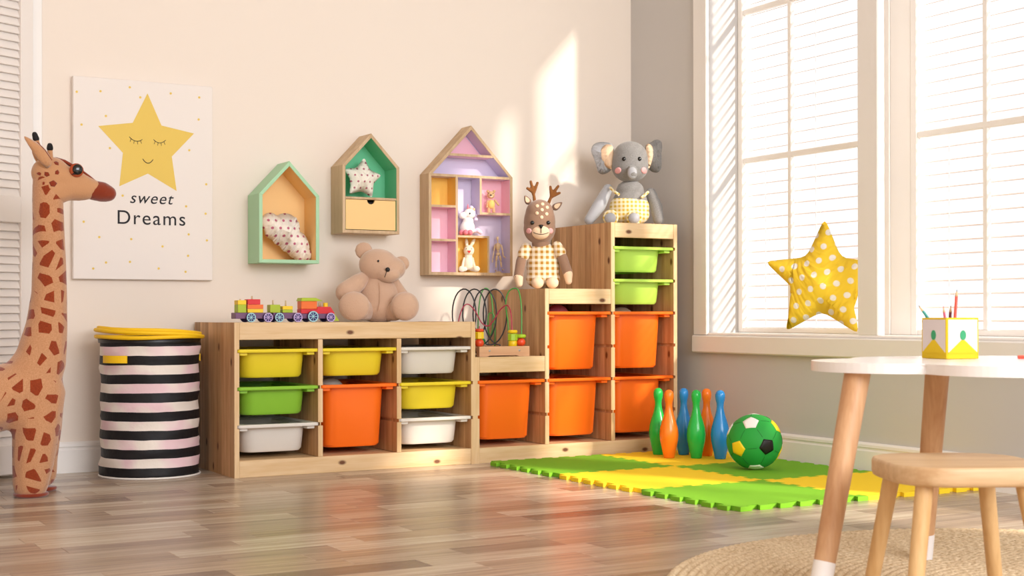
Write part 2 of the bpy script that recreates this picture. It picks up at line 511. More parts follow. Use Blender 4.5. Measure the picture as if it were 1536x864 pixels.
# ---- window in the right wall: two openings side by side, muntins, blinds outside
M_SASH = mat('window_paint', C(251, 247, 243), 0.4)
M_GLASS = bpy.data.materials.new('window_glass'); M_GLASS.use_nodes = True
nt = M_GLASS.node_tree; nt.nodes.clear()
tr = nt.nodes.new('ShaderNodeBsdfTransparent'); gl = nt.nodes.new('ShaderNodeBsdfGlossy'); gl.inputs['Roughness'].default_value = 0.02
mx = nt.nodes.new('ShaderNodeMixShader'); fr = nt.nodes.new('ShaderNodeValue'); fr.outputs[0].default_value = 0.04
ou = nt.nodes.new('ShaderNodeOutputMaterial')
nt.links.new(fr.outputs[0], mx.inputs[0]); nt.links.new(tr.outputs[0], mx.inputs[1]); nt.links.new(gl.outputs[0], mx.inputs[2]); nt.links.new(mx.outputs[0], ou.inputs[0])
M_SLAT = mat('blind_slat', C(222, 206, 196), 0.5)
def window(name, openings, ZT):
    ya, yb = openings[0][0], openings[-1][1]
    root = sempty(name, (XW, (ya+yb)/2, ZS))
    oy = (ya+yb)/2
    def bxx(nm, mt, x0, x1, y0, y1, z0, z1, bev=0.003):
        return box(nm, mt, root, x0-XW, x1-XW, y0-oy, y1-oy, z0-ZS, z1-ZS, bev)
    bxx('side_casing', M_TRIM, XW-0.018, XW, ya, ya+0.085, ZS-0.003, ZT+0.08)
    bxx('side_casing', M_TRIM, XW-0.018, XW, yb-0.085, yb, ZS-0.003, ZT+0.08)
    bxx('head_casing', M_TRIM, XW-0.018, XW, yb, ya, ZT, ZT+0.08)
    bxx('apron', M_TRIM, XW-0.026, XW, yb-0.088, ya+0.088, ZS-0.073, ZS-0.004, 0.005)
    bxx('sill_board', M_SASH, XW-0.012, XW+0.20, yb, ya, ZS-0.004, ZS+0.006)
    for (p, q), (r, s) in zip(openings, openings[1:]):
        bxx('mullion', M_TRIM, XW-0.012, XW+0.022, r, q, ZS+0.006, ZT)
        bxx('mullion_post', M_SASH, 2.062, 2.13, r, q, ZS+0.006, ZT)
    for p, q in openings:
        xs0, xs1 = 2.060, 2.084
        for nm, y0, y1, z0, z1 in (('stile', p-0.03, p, ZS+0.006, ZT), ('stile', q, q+0.03, ZS+0.006, ZT),
                                   ('bottom_rail', q+0.03, p-0.03, ZS+0.006, ZS+0.026), ('top_rail', q+0.03, p-0.03, ZT-0.03, ZT)):
            bxx(nm, M_SASH, xs0, xs1, y0, y1, z0, z1)
        ym = -0.394 if p > -0.5 else (-1.343 if p > -1.5 else (p+q)/2)
        bxx('vertical_muntin', M_SASH, xs0+0.003, xs1-0.003, ym-0.011, ym+0.011, ZS+0.026, ZT-0.03)
        for zz in (1.158, 1.75):
            bxx('crossbar', M_SASH, xs0+0.002, xs1-0.002, q+0.03, p-0.03, zz-0.011, zz+0.011)
        bxx('pane', M_GLASS, 2.071, 2.073, q+0.03, p-0.03, ZS+0.026, ZT-0.03, 0)
    return root
OPEN1 = [(-0.087, -0.923), (-1.02, -1.94)]
window('window_1', OPEN1, ZT)
window('added_sun_window', [(-2.26, -3.92)], ZT2)  # unseen window, added and sized so that sun reaches the mat
SLAT_W = 0.019
def slat_mesh(L):
    bm = B()
    n = 5
    loops = []
    for yy in (-L/2, L/2):
        top, bot = [], []
        for k in range(n):
            t = k/(n-1)-0.5
            zz = 0.0022*(1-4*t*t)+t*SLAT_W*0.26
            top.append((t*SLAT_W, yy, zz+0.0005)); bot.append((t*SLAT_W, yy, zz-0.0005))
        loops.append(top+bot[::-1])
    loft(bm, loops)
    bmesh.ops.recalc_face_normals(bm, faces=bm.faces[:])
    me = bpy.data.meshes.new('slat'); bm.to_mesh(me); bm.free(); me.materials.append(M_SLAT)
    return me
for (p, q), lab in zip(OPEN1, ('white slatted window blind behind the yellow star pillow', 'white slatted window blind behind the pencil box, right of the window mullion')):
    t = thing('window_blind', lab, 'blind', (2.108, (p+q)/2, ZS+0.012), group='window blinds')
    L = p-q-0.03
    me = slat_mesh(L)
    z = 0.044
    while z < ZT-ZS-0.06:
        o = bpy.data.objects.new('slat', me); COL.objects.link(o); o.parent = t; o.location = (0, 0, z)
        z += 0.0452
    box('head_rail', M_SASH, t, -0.014, 0.014, -L/2, L/2, ZT-ZS-0.05, ZT-ZS-0.014)
    box('bottom_rail', M_SASH, t, -0.012, 0.012, -L/2, L/2, 0.003, 0.016)
    for yy in (-L*0.36, 0.0, L*0.36):
        bm = B()
        for xx in (-0.011, 0.011): bx(bm, xx-0.0006, xx+0.0006, yy-0.0008, yy+0.0008, 0.016, ZT-ZS-0.05)
        obj('ladder_cord', bm, M_SASH, t)

# ---- louvred door standing ajar at the left, with its casing
bm = B(); bx(bm, -0.566, -0.531, YW-0.016, YW, 0, 2.12, 0.003)
struct(obj('trim_1', bm, M_TRIM))
HX, HY = -0.571, YW-0.022
dang = math.atan2(-0.46, -0.887)
door = sempty('door_1', (HX, HY, 0.012), dang)
DW, DT, DH = 0.62, 0.032, 2.05
M_DOOR = mat('white_door_paint', C(238, 230, 224), 0.45)
box('stile', M_DOOR, door, 0.0, 0.050, -DT/2, DT/2, 0, DH, 0.003)
box('stile', M_DOOR, door, DW-0.050, DW, -DT/2, DT/2, 0, DH, 0.003)
for z0, z1 in ((0, 0.10), (0.845, 0.935), (DH-0.1, DH)):
    box('rail', M_DOOR, door, 0.050, DW-0.050, -DT/2, DT/2, z0, z1, 0.003)
bm = bx(B(), -(DW-0.10)/2, (DW-0.10)/2, -0.003, 0.003, -0.0165, 0.0165, 0.0015)
bmesh.ops.rotate(bm, verts=bm.verts[:], cent=(0,0,0), matrix=Matrix.Rotation(math.radians(24), 3, 'X'))
bmesh.ops.recalc_face_normals(bm, faces=bm.faces[:])
sl = bpy.data.meshes.new('slat'); bm.to_mesh(sl); bm.free(); sl.materials.append(M_DOOR)
for z0, z1 in ((0.10, 0.845), (0.935, DH-0.1)):
    n = int((z1-z0)/0.0268)
    for k in range(n):
        o = bpy.data.objects.new('slat', sl); COL.objects.link(o); o.parent = door
        o.location = (DW/2, 0, z0+(k+0.5)*(z1-z0)/n)

# ------------------------------------------------------------------ storage units
UW, UD, PT = 0.912, 0.44, 0.017
CW = (UW-4*PT)/3
GRO = [0.176, 0.303, 0.430, 0.557, 0.684, 0.811]
def panel(name, parent, x, h, left=True, right=True, z0=0.0, lmax=9):
    """upright board; grooves for the tubs are cut in the inner faces"""
    d, gh = 0.007, 0.012
    L, R = [(x, z0)], [(x+PT, z0)]
    for g in GRO:
        if g > h-0.06: break
        if left and g < lmax-0.06: L += [(x, g-gh), (x+d, g-gh), (x+d, g), (x, g)]
        if right: R += [(x+PT, g-gh), (x+PT-d, g-gh), (x+PT-d, g), (x+PT, g)]
    L.append((x, h)); R.append((x+PT, h))
    bm = B()
    prism(bm, L+R[::-1], 'y', 0, UD)
    bmesh.ops.recalc_face_normals(bm, faces=bm.faces[:])
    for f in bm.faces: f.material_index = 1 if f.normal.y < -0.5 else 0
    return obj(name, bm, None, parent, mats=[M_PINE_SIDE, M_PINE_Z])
def unit(name, label, x0, heights, steps):
    t = thing(name, label, 'storage unit', (x0, 0, 0), group='pine storage units')
    xs = [i*(CW+PT) for i in range(4)]
    for i, x in enumerate(xs):
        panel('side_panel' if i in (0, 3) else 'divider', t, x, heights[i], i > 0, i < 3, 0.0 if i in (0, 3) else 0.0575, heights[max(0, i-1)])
    box('bottom_panel', M_PINE_TOP, t, PT, UW-PT, 0.012, UD-0.01, 0.044, 0.056)
    box('bottom_rail', M_PINE_X, t, PT, UW-PT, 0.0, 0.014, 0.0, 0.057)
    for a, c_, h in steps:
        box('top_rail', M_PINE_X, t, xs[a]+PT, xs[c_], 0.0, 0.014, h-0.058, h, 0.002)
        box('top_panel', M_PINE_TOP, t, xs[a]+PT, xs[c_], 0.014, UD-0.008, h-0.014, h-0.001)
        box('back_rail', M_PINE_X, t, xs[a]+PT, xs[c_], UD-0.016, UD-0.002, h-0.058, h-0.014, 0.002)
    return t
# the low unit's dividers end under its continuous top rail
unit('low_storage_unit', 'low pine storage unit with three columns, under the brown teddy bear', 0, [0.52, 0.461, 0.461, 0.52], [(0, 3, 0.52)])
unit('stepped_storage_unit', 'stepped pine storage unit rising like stairs towards the corner', UW, [0.39, 0.644, 0.903, 0.903],
     [(0, 1, 0.39), (1, 2, 0.644), (2, 3, 0.903)])

PLAST = {}
def plastic(n, c_, rough=0.38):
    PLAST[n] = mat('plastic_'+n, c_, rough, 0.4)
plastic('yellow', C(238, 214, 48)); plastic('green', C(140, 196, 58)); plastic('lime', C(186, 226, 92))
plastic('white', C(226, 220, 212)); plastic('orange', C(255, 116, 26))
TUBM = {}
def tub(col, big, x, zlip, label, group):
    H = 0.222 if big else 0.098
    key = (col, big)
    t = thing('storage_tub', label, 'storage tub', (x, 0.002, zlip-H), group=group)
    if key in TUBM:
        for src in TUBM[key]:
            c = src.copy(); COL.objects.link(c); c.parent = t
        return t
    m_ = PLAST[col]
    LW = CW+2*0.0055
    dep = 0.40
    tw, bw = 0.232, (0.212 if big else 0.220)
    yf = 0.034
    def lp(wd, d, r, y0, z): return [(p[0], p[1], z) for p in rrect(wd, d, r, 0, y0+d/2)]
    bm = B()
    ti = 0.003
    loft(bm, [lp(bw-0.012, dep-0.062, 0.04, yf+0.018, 0), lp(bw, dep-0.05, 0.042, yf+0.012, 0.008), lp(tw, dep-0.03-yf*0.3, 0.045, yf, H-0.006),
              lp(tw-2*ti, dep-0.03-yf*0.3-2*ti, 0.044, yf+ti, H-0.006), lp(bw-2*ti, dep-0.05-2*ti, 0.04, yf+0.012+ti, 0.011)])
    body = obj('tub', bm, m_, t, True)
    bm = B()
    h0 = H-0.011
    loft(bm, [lp(tw-0.004, dep-0.05, 0.044, yf+0.002, h0), lp(LW-0.002, dep, 0.012, 0.001, h0), lp(LW, dep+0.002, 0.013, 0, h0+0.002), lp(LW, dep+0.002, 0.013, 0, H-0.002), lp(LW-0.004, dep-0.002, 0.012, 0.002, H),
              lp(tw+0.004, dep-0.04, 0.045, yf-0.004, H-0.001), lp(tw-0.004, dep-0.05, 0.044, yf+0.002, H-0.004)], False, False)
    bm2 = bm
    vs = bm2.verts
    for s in (-1, 1):
        xa, xb = sorted((s*(tw/2-0.01), s*(LW/2-0.012)))
        bx(bm2, xa, xb, 0.014, dep-0.02, H-0.022, H-0.010, 0.002, 1)
    rim = obj('rim', bm, m_, t, True)
    for q in (body, rim):
        md = q.modifiers.new('edges', 'EDGE_SPLIT'); md.split_angle = math.radians(38)
    TUBM[key] = (body, rim)
    return t
xc = [PT+CW/2+i*(CW+PT) for i in range(3)]
G1, G2 = 'plastic tubs in the low unit', 'plastic tubs in the stepped unit'
tub('yellow', 0, xc[0], 0.430, 'shallow yellow plastic tub at top left of the low unit, below the toy train', G1)
tub('green', 0, xc[0], 0.303, 'shallow darker green plastic tub, the only green one in the low unit', G1)
tub('white', 0, xc[0], 0.176, 'shallow white plastic tub at bottom left, under the darker green tub', G1)
tub('yellow', 0, xc[1], 0.430, 'shallow yellow plastic tub above the deep orange tub, below the teddy bear', G1)
tub('orange', 1, xc[1], 0.303, 'deep orange plastic tub in the middle column of the low unit', G1)
tub('white', 0, xc[2], 0.430, 'shallow white plastic tub at top right of the low unit, above a yellow tub', G1)
tub('yellow', 0, xc[2], 0.303, 'shallow yellow plastic tub between two white tubs', G1)
tub('white', 0, xc[2], 0.176, 'shallow white plastic tub at bottom right of the low unit, under a yellow tub', G1)
XS = [UW+q for q in xc]
tub('orange', 1, XS[0], 0.303, 'deep orange plastic tub on the lowest step, under the bead maze', G2)
tub('orange', 1, XS[1], 0.557, 'upper deep orange plastic tub of the middle step, below the deer', G2)
tub('orange', 1, XS[1], 0.303, 'lower deep orange plastic tub of the middle step, near the mat corner', G2)
tub('orange', 1, XS[2], 0.557, 'upper deep orange plastic tub of the tall column, under two lime tubs', G2)
tub('orange', 1, XS[2], 0.303, 'lowest deep orange plastic tub of the tall column, behind the skittles', G2)
tub('lime', 0, XS[2], 0.811, 'topmost shallow lime green plastic tub, below the elephant', G2)
tub('lime', 0, XS[2], 0.684, 'shallow lime green plastic tub just above a deep orange tub', G2)

# ------------------------------------------------------------------ things on the wall
M_CANVAS = mat('canvas', C(240, 232, 226), 0.8, 0.2, bump=0.05, bscale=900)
M_GOLD = mat('gold_glitter_print', C(232, 196, 66), 0.5, 0.5)
b = NB(M_GOLD)
gn = b.noise(b.obj(), 900, 2)
b.l(b.mix(b.step(gn, 0.35, 0.7), C(214, 172, 44), C(244, 216, 100)), b.p.inputs['Base Color'])
M_INK = mat('ink', C(34, 32, 38), 0.7)
t = thing('canvas_poster', 'white canvas with a gold sleeping star and the words sweet Dreams', 'poster', (-0.183, YW, 0.671))
PWD, PHT, PD = 0.495, 0.703, 0.026
box('canvas', M_CANVAS, t, -PWD/2, PWD/2, -PD, -0.0005, 0, PHT, 0.003, 2)
yf = -PD-0.0004
def pflat(name, pts, m_, dy=0.0003):
    bm = B(); prism(bm, pts, 'y', yf-dy, yf+0.0002); return obj(name, bm, m_, t)
# poster pixel (103..316 x 114..420) to local
def pp(px, py):
    u = (px-107)/(316.5-107)
    top = 115+u*16; bot = 418.5+u*2.5
    return (-PWD/2+0.008+u*(PWD-0.010), PHT*(1-(py-top)/(bot-top)))
pflat('gold_star', [pp(*q) for q in ((215, 141), (236.5, 189), (287.5, 201), (252.5, 235.5), (260, 287), (215.5, 261), (172, 280), (177.5, 230), (140.5, 190), (192.5, 185))], M_GOLD)
def ink(pts, r=0.0013):
    return tube(B(), [(p[0], yf-0.0004, p[1]) for p in pts], r, 6)
bm = B()
def arc_px(x0, y0, x1, y1, sag, n=9):
    return [pp(x0+(x1-x0)*k/n, y0+(y1-y0)*k/n+sag*4*(k/n)*(1-k/n)) for k in range(n+1)]
def addt(bm, pts, r): tube(bm, [(p[0], yf-0.0004, p[1]) for p in pts], r, 6)
for x0, y0, x1, y1 in ((187, 206, 207, 210), (224, 210, 243, 211)):
    addt(bm, arc_px(x0, y0, x1, y1, 4.5), 0.0012)
    for f in (0.15, 0.38, 0.62, 0.85):
        xx = x0+(x1-x0)*f; yy = y0+(y1-y0)*f+4.5*4*f*(1-f)
        addt(bm, [pp(xx, yy), pp(xx+(f-0.5)*5, yy+4.5)], 0.0009)
obj('closed_eyes', bm, M_INK, t)
bm = B(); addt(bm, arc_px(207.5, 239, 223.5, 240, 6), 0.0014); obj('smile', bm, M_INK, t)
bm = B()
for q in ((109, 139), (144, 138), (188, 132), (251, 141), (296, 147), (204, 147), (152, 175), (116, 188), (295, 180), (158, 223), (280, 226), (307, 277), (177, 294), (275, 310), (306, 321), (119, 333), (142, 356), (190, 359), (238, 370), (279, 352), (308, 361), (278, 384), (133, 403), (152, 394), (188, 393), (232, 403), (274, 408)):
    x, z = pp(*q)
    prism(bm, [(x+0.0042*math.cos(2*PI*k/10), z+0.0042*math.sin(2*PI*k/10)) for k in range(10)], 'y', yf-0.0003, yf+0.0002)
obj('gold_dots', bm, M_GOLD, t)
x, z = pp(220, 306)
text('lettering', 'sweet', 0.058, M_INK, t, (x, yf, z), (PI/2, 0, 0), shear=0.28, spacing=1.12)
x, z = pp(221, 337.5)
text('lettering', 'Dreams', 0.070, M_INK, t, (x, yf, z), (PI/2, 0, 0), spacing=1.14)

def house(name, label, x0, w, z0, he, ha, d, tk, m_out, m_in, m_front, back):
    """gabled wall shelf made of five boards and a back; root at the middle of its base on the wall"""
    t = thing(name, label, 'wall shelf', (x0+w/2, YW-0.001, z0), group='house shelves on the wall')
    sl = math.atan2(ha-he, w/2)
    k = tk/math.cos(sl)
    out = [(-w/2, 0), (w/2, 0), (w/2, he), (0, ha), (-w/2, he)]
    hi = he-tk*math.tan((PI/2-sl)/2)*0+ (0)
    zi = he + (tk)*math.tan(sl) - k
    inn = [(-w/2+tk, tk), (w/2-tk, tk), (w/2-tk, zi), (0, ha-k), (-w/2+tk, zi)]
    nm = ['bottom_board', 'side_board', 'roof_board', 'roof_board', 'side_board']
    for i in range(5):
        j = (i+1) % 5
        bm = B()
        fs = prism(bm, [out[i], out[j], inn[j], inn[i]], 'y', -d, 0)
        for f in fs: f.material_index = 0
        fs[0].material_index = 2          # front edge
        fs[4].material_index = 1          # inner face
        bmesh.ops.bevel(bm, geom=[e for e in bm.edges if all(abs(v.co.y+d) < 1e-6 for v in e.verts)], offset=0.001, segments=1, affect='EDGES')
        obj(nm[i], bm, None, t, mats=[m_out, m_in, m_front])
    bm = B(); prism(bm, inn, 'y', -0.006, -0.0005)
    obj('back_panel', bm, back, t)
    return t
M_MINT = mat('mint_paint', C(172, 216, 176), 0.5)
M_PEACH = mat('peach_paint', C(250, 208, 142), 0.55)
M_GRN = mat('green_paint', C(112, 206, 158), 0.5)
M_LILAC = mat('lilac_paint', C(216, 204, 228), 0.55)
M_PINK = mat('pink_paint', C(248, 196, 210), 0.55)
M_YEL = mat('yellow_paint', C(248, 196, 92), 0.55)
DA, DB, DC = 0.123, 0.114, 0.080
house('house_shelf', 'mint green house wall shelf holding the cloud pillow', 0.206, 0.232, 0.735, 0.251, 0.374, DA, 0.013, M_MINT, M_PEACH, M_MINT, M_PEACH)
hb = house('house_shelf', 'wooden house wall shelf with green inside and a peach drawer', 0.535, 0.234, 0.853, 0.255, 0.379, DB, 0.012, M_OAK, M_GRN, M_OAK, M_GRN)
box('shelf_board', M_OAK, hb, -0.105, 0.105, -DB+0.001, -0.006, 0.128, 0.137)
bm = B()
prs = [(-0.1025, 0.0145), (0.1025, 0.0145), (0.1025, 0.1265)]
prs += [(0.016*math.cos(a), 0.1265-0.016*math.sin(a)) for a in [PI*k/10 for k in range(11)]]
prs += [(-0.1025, 0.1265)]
prism(bm, prs, 'y', -DB+0.004, -DB+0.012)
dr = obj('drawer', bm, M_PEACH, hb)
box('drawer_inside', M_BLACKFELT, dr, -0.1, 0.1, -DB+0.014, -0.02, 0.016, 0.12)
hc = house('house_shelf', 'large wooden house wall shelf with pink, lilac and yellow compartments', 0.911, 0.376, 0.701, 0.396, 0.594, DC, 0.012, M_OAK, M_LILAC, M_OAK, M_LILAC)
def cell(nm, m_, xa, xb, za, zb):
    return box(nm, m_, hc, xa, xb, -0.0085, -0.0062, za, zb, 0)
cx = 1.099
def lx(x): return x-cx
Wi = 0.176
# back panels of the coloured compartments
sl = 0.198/0.188
cell('back_tile', M_YEL, -Wi, lx(1.030), 0.276, 0.387)
cell('back_tile', M_PINK, -Wi, lx(1.030), 0.143, 0.266)
cell('back_tile', M_PINK, -Wi, lx(1.030), 0.012, 0.133)
cell('back_tile', M_PINK, lx(1.146), Wi, 0.252, 0.387)
cell('back_tile', M_YEL, lx(1.040), lx(1.172), 0.012, 0.150)
bm = B(); prism(bm, [(-0.085, 0.480), (0.085, 0.480), (0, 0.570)], 'y', -0.0085, -0.0062); obj('back_tile', bm, M_PINK, hc)
# coloured linings on the side faces of the compartments
for m__, xa, za, zb in ((M_YEL, lx(1.030)-0.0008, 0.276, 0.386), (M_PINK, lx(1.030)-0.0008, 0.143, 0.265), (M_PINK, lx(1.030)-0.0008, 0.013, 0.132), (M_PINK, Wi-0.0008, 0.253, 0.386), (M_PINK, lx(1.146), 0.253, 0.386)):
    box('side_lining', m__, hc, xa, xa+0.0008, -DC+0.003, -0.0088, za, zb, 0)
# dividers: coloured boards with pale wood front edges
def board(nm, m_, xa, xb, za, zb):
    bm = bx(B(), xa, xb, -DC+0.001, -0.0088, za, zb)
    o = obj(nm, bm, None, hc, mats=[m_, M_OAK])
    for p in o.data.polygons:
        if p.normal.y < -0.5: p.material_index = 1
board('shelf_board', M_PINK, -0.098, 0.098, 0.470, 0.480)
board('shelf_board', M_LILAC, -Wi, Wi, 0.387, 0.397)
board('upright_board', M_LILAC, lx(1.030), lx(1.039), 0.012, 0.387)
board('shelf_board', M_PINK, -Wi, lx(1.030), 0.266, 0.275)
board('shelf_board', M_PINK, -Wi, lx(1.030), 0.133, 0.142)
board('upright_board', M_LILAC, lx(1.137), lx(1.146), 0.243, 0.387)
board('shelf_board', M_PINK, lx(1.146), Wi, 0.243, 0.252)
board('shelf_board', M_YEL, lx(1.039), lx(1.180), 0.150, 0.158)
board('upright_board', M_YEL, lx(1.172), lx(1.180), 0.012, 0.150)

# ------------------------------------------------------------------ pillows in the small shelves
M_PDOT = dotted('cream_pink_dot_cotton', C(246, 238, 226), C(196, 108, 134), 0.028, 0.17)
cl = []
ang = math.radians(-38)
def cloud_outline():
    circ = [(-0.082, 0.016, 0.036), (-0.024, 0.036, 0.056), (0.044, 0.024, 0.042), (0.088, 0.002, 0.034), (-0.055, 0.002, 0.036), (-0.02, 0.0, 0.034), (0.02, 0.0, 0.034), (0.055, 0.0, 0.034)]
    pts = []
    n = 90
    for k in range(n):
        a = 2*PI*k/n
        dx, dz = math.cos(a), math.sin(a)
        best = 0.012
        for qx, qz, r in circ:
            pr = qx*dx+qz*dz
            h2 = r*r-(qx*qx+qz*qz-pr*pr)
            if h2 > 0: best = max(best, pr+math.sqrt(h2))
        x, z = best*dx, best*dz
        z = max(z, -0.034)
        pts.append((x, z))
    return pts
def rotp(pts, a): return [(x*math.cos(a)-z*math.sin(a), x*math.sin(a)+z*math.cos(a)) for x, z in pts]
co = rotp(cloud_outline(), ang)
t = thing('cloud_pillow', 'small cream cloud shaped pillow with pink dots in the mint shelf', 'pillow', (0.322, YW-0.072, 0.822))
pillow('cushion', co, 0.085, M_PDOT, t)
M_PDOT2 = dotted('cream_pink_dot_cotton_small', C(246, 238, 226), C(186, 112, 128), 0.024, 0.16)
def soft_star(R, r, rot, n=6, sharp=0.5):
    base = star_pts(R, r, 5, rot)
    pts = []
    for i, p in enumerate(base):
        q = base[(i+1) % 10]
        for k in range(n):
            s = k/n
            pts.append((p[0]+(q[0]-p[0])*s, p[1]+(q[1]-p[1])*s))
    for _ in range(2):
        pts = [((a[0]+2*b_[0]+c_[0])/4, (a[1]+2*b_[1]+c_[1])/4) for a, b_, c_ in zip(pts[-1:]+pts[:-1], pts, pts[1:]+pts[:1])]
    return pts
t = thing('star_pillow', 'small cream star shaped pillow with pink dots above the peach drawer', 'pillow', (0.634, YW-0.072, 1.063))
pillow('cushion', soft_star(0.083, 0.047, PI/2-0.1), 0.05, M_PDOT2, t)

# ------------------------------------------------------------------ yellow star pillow in the window
M_YDOT = dotted('yellow_white_dot_cotton', C(255, 216, 62), C(250, 244, 234), 0.047, 0.23, rot=0.2)
t = thing('star_pillow', 'large yellow star pillow with white dots standing on the window sill', 'pillow', (1.950, -0.705, 0.4745), rz=math.radians(-57))
o = pillow('cushion', [(x, z+0.188) for x, z in soft_star(0.230, 0.107, PI/2-0.03, 8)], 0.12, M_YDOT, t)

# ------------------------------------------------------------------ toy train on the low unit
TR = thing('toy_train', 'wooden toy train of an engine and two wagons loaded with coloured blocks', 'toy train', (0.2, 0.10, 0.5205))
TC = {n: mat('train_'+n, c_, 0.4) for n, c_ in dict(purple=C(112, 74, 110), red=C(214, 36, 44), orange=C(236, 112, 36), yellow=C(242, 204, 30), lime=C(170, 190, 32), olive=C(150, 148, 30), aqua=C(160, 206, 216), lav=C(190, 168, 214), navy=C(54, 46, 110), dark=C(40, 34, 40), peg=C(206, 182, 146)).items()}
def tx(px): return -0.17+(px-347)*0.002445
def tz(py): return max(0.0, (483.2-py)*0.00231)
def tb(nm, c_, x0, x1, y0, y1, hw, bev=0.0015):
    return box(nm, TC[c_], TR, tx(x0), tx(x1), -hw, hw, tz(y1), tz(y0), bev, 2)
def twheel(px, r, rimc, in_c):
    for s in (-1, 1):
        bm = B(); lathe(bm, [(r*0.96, -0.005), (r, -0.003), (r, 0.004), (r*0.9, 0.005)], 24)
        bmesh.ops.rotate(bm, verts=bm.verts[:], cent=(0,0,0), matrix=Matrix.Rotation(PI/2*s, 3, 'X'))
        bmesh.ops.translate(bm, verts=bm.verts[:], vec=(tx(px), -s*-0.0 + s*(-0.030), r))
        wh = obj('wheel', bm, TC[in_c], TR, True)
        md = wh.modifiers.new('e', 'EDGE_SPLIT'); md.split_angle = 0.6
        if s == 1:
            bm = B()
            n = 28
            fy = -0.0353
            for k in range(n):
                pass
            prof = [(r*0.98, fy), (r*0.98, fy-0.0012), (r*0.78, fy-0.0012), (r*0.78, fy)]
            loops = [[(tx(px)+q*math.cos(2*PI*k/n), yy, r+q*math.sin(2*PI*k/n)) for k in range(n)] for q, yy in prof]
            loft(bm, loops, False, False)
            for k in range(8):
                a = 2*PI*k/8
                tube(bm, [(tx(px)+r*0.15*math.cos(a), fy-0.0006, r+r*0.15*math.sin(a)), (tx(px)+r*0.8*math.cos(a), fy-0.0006, r+r*0.8*math.sin(a))], 0.0011, 5)
            ell(bm, (tx(px), fy, r), (r*0.2, 0.002, r*0.2), sub=2)
            obj('spokes', bm, TC[rimc], wh)
def tpeg(px, y0, y1):
    bm = B(); lathe(bm, [(0.0028, tz(y1)), (0.0028, tz(y0)-0.001), (0.0018, tz(y0))], 12, (tx(px), 0, 0)); obj('peg', bm, TC['peg'], TR, True)
tb('wagon_base', 'purple', 347, 398, 469, 478, 0.024)
tb('block', 'lime', 351, 363, 457, 469, 0.020); tb('block', 'yellow', 351, 363, 450.5, 457, 0.020)
tb('block', 'yellow', 365, 388, 463.5, 469, 0.020); tb('block', 'orange', 365, 388, 457, 463.3, 0.020); tb('block', 'red', 365.5, 384, 449, 456.8, 0.018)
tpeg(374, 444, 450); tpeg(357, 448.5, 452)
tb('wagon_base', 'purple', 402, 444, 469, 478, 0.024)
tb('block', 'lime', 398.5, 413.5, 457, 469, 0.017); tb('block', 'lime', 417, 432, 464.5, 469, 0.018); tb('block', 'yellow', 417, 432, 459, 464.3, 0.018)
tpeg(405, 450, 458); tpeg(424, 450.5, 460)
tb('engine_base', 'purple', 443, 494, 470.5, 478, 0.024)
tb('block', 'red', 444, 469, 463.5, 470.4, 0.02); tb('cab', 'orange', 444.5, 468.5, 451.5, 463.4, 0.02)
bm = B(); prism(bm, [(tx(443.5), tz(451.4)), (tx(477), tz(451.4)), (tx(466), tz(446.5)), (tx(445.5), tz(446.5))], 'y', -0.023, 0.023); obj('roof', bm, TC['lime'], TR)
bm = B(); prism(bm, [(tx(469), tz(470.4)), (tx(496), tz(470.4)), (tx(489), tz(460)), (tx(469), tz(460))], 'y', -0.019, 0.019); obj('bonnet', bm, TC['red'], TR)
bm = B(); lathe(bm, [(0.0085, tz(460)), (0.0085, tz(454))], 20, (tx(484.5), 0, 0)); obj('chimney', bm, TC['yellow'], TR, False)
tpeg(475, 454, 461); tpeg(477.5, 454, 461)
bm = B(); prism(bm, [(tx(494.3), tz(471)), (tx(497), tz(471)), (tx(503.5), tz(481.5)), (tx(494.5), tz(481.5))], 'y', -0.014, 0.014); obj('cowcatcher', bm, TC['lime'], TR)
for px, r, rc, ic in ((368, 0.0165, 'aqua', 'navy'), (393, 0.0165, 'lav', 'navy'), (409.5, 0.0165, 'aqua', 'navy'), (437, 0.0165, 'lav', 'navy'), (460, 0.0195, 'aqua', 'navy'), (487, 0.0165, 'lav', 'navy')):
    twheel(px, r, rc, ic)
for a, c_ in ((397, 403), (441, 445)):
    bm = B(); tube(bm, [(tx(a), 0, 0.018), (tx(c_), 0, 0.018)], 0.002, 8); obj('coupling', bm, TC['peg'], TR)

# ------------------------------------------------------------------ soft toys
M_EYE = mat('shiny_black_bead', C(12, 10, 10), 0.12, 0.6)
M_CREAM = mat('cream_felt', C(240, 208, 176), 0.9, 0.2)
M_CHEEK = mat('pink_felt', C(238, 176, 176), 0.9, 0.2)

# -- teddy bear: pixel frame of the photograph about (566, 482), 408 px per metre, facing the camera side
M_TEDDY = mat('beige_plush', C(208, 172, 146), 0.95, 0.1, sheen=0.6, bump=0.5, bscale=260)
M_TEDDY2 = mat('beige_plush_sole', C(212, 178, 152), 0.95, 0.1, sheen=0.6, bump=0.4, bscale=260)
TB = thing('teddy_bear', 'beige plush teddy bear sitting on the low storage unit beside the toy train', 'soft toy', (0.628, 0.232, 0.5215), rz=math.radians(-26))
def tf(px, py, y=0.0): return ((px-566)/408, y, (481.5-py)/408)
bm = B()
ell(bm, tf(567, 447, 0.0), (0.083, 0.075, 0.088)); ell(bm, tf(568, 460, 0.0), (0.088, 0.08, 0.06)); ell(bm, tf(566, 425, 0.0), (0.058, 0.055, 0.04))
plush('body', bm, M_TEDDY, TB, 0.006, 8)
bm = B(); HCn = tf(568, 397.5, -0.012)
ell(bm, HCn, (0.076, 0.066, 0.063), (0, 0.25, 0)); ell(bm, tf(583, 411, -0.050), (0.043, 0.040, 0.031)); ell(bm, tf(586, 402, -0.02), (0.055, 0.055, 0.045))
hd = plush('head', bm, M_TEDDY, TB, 0.005, 7)
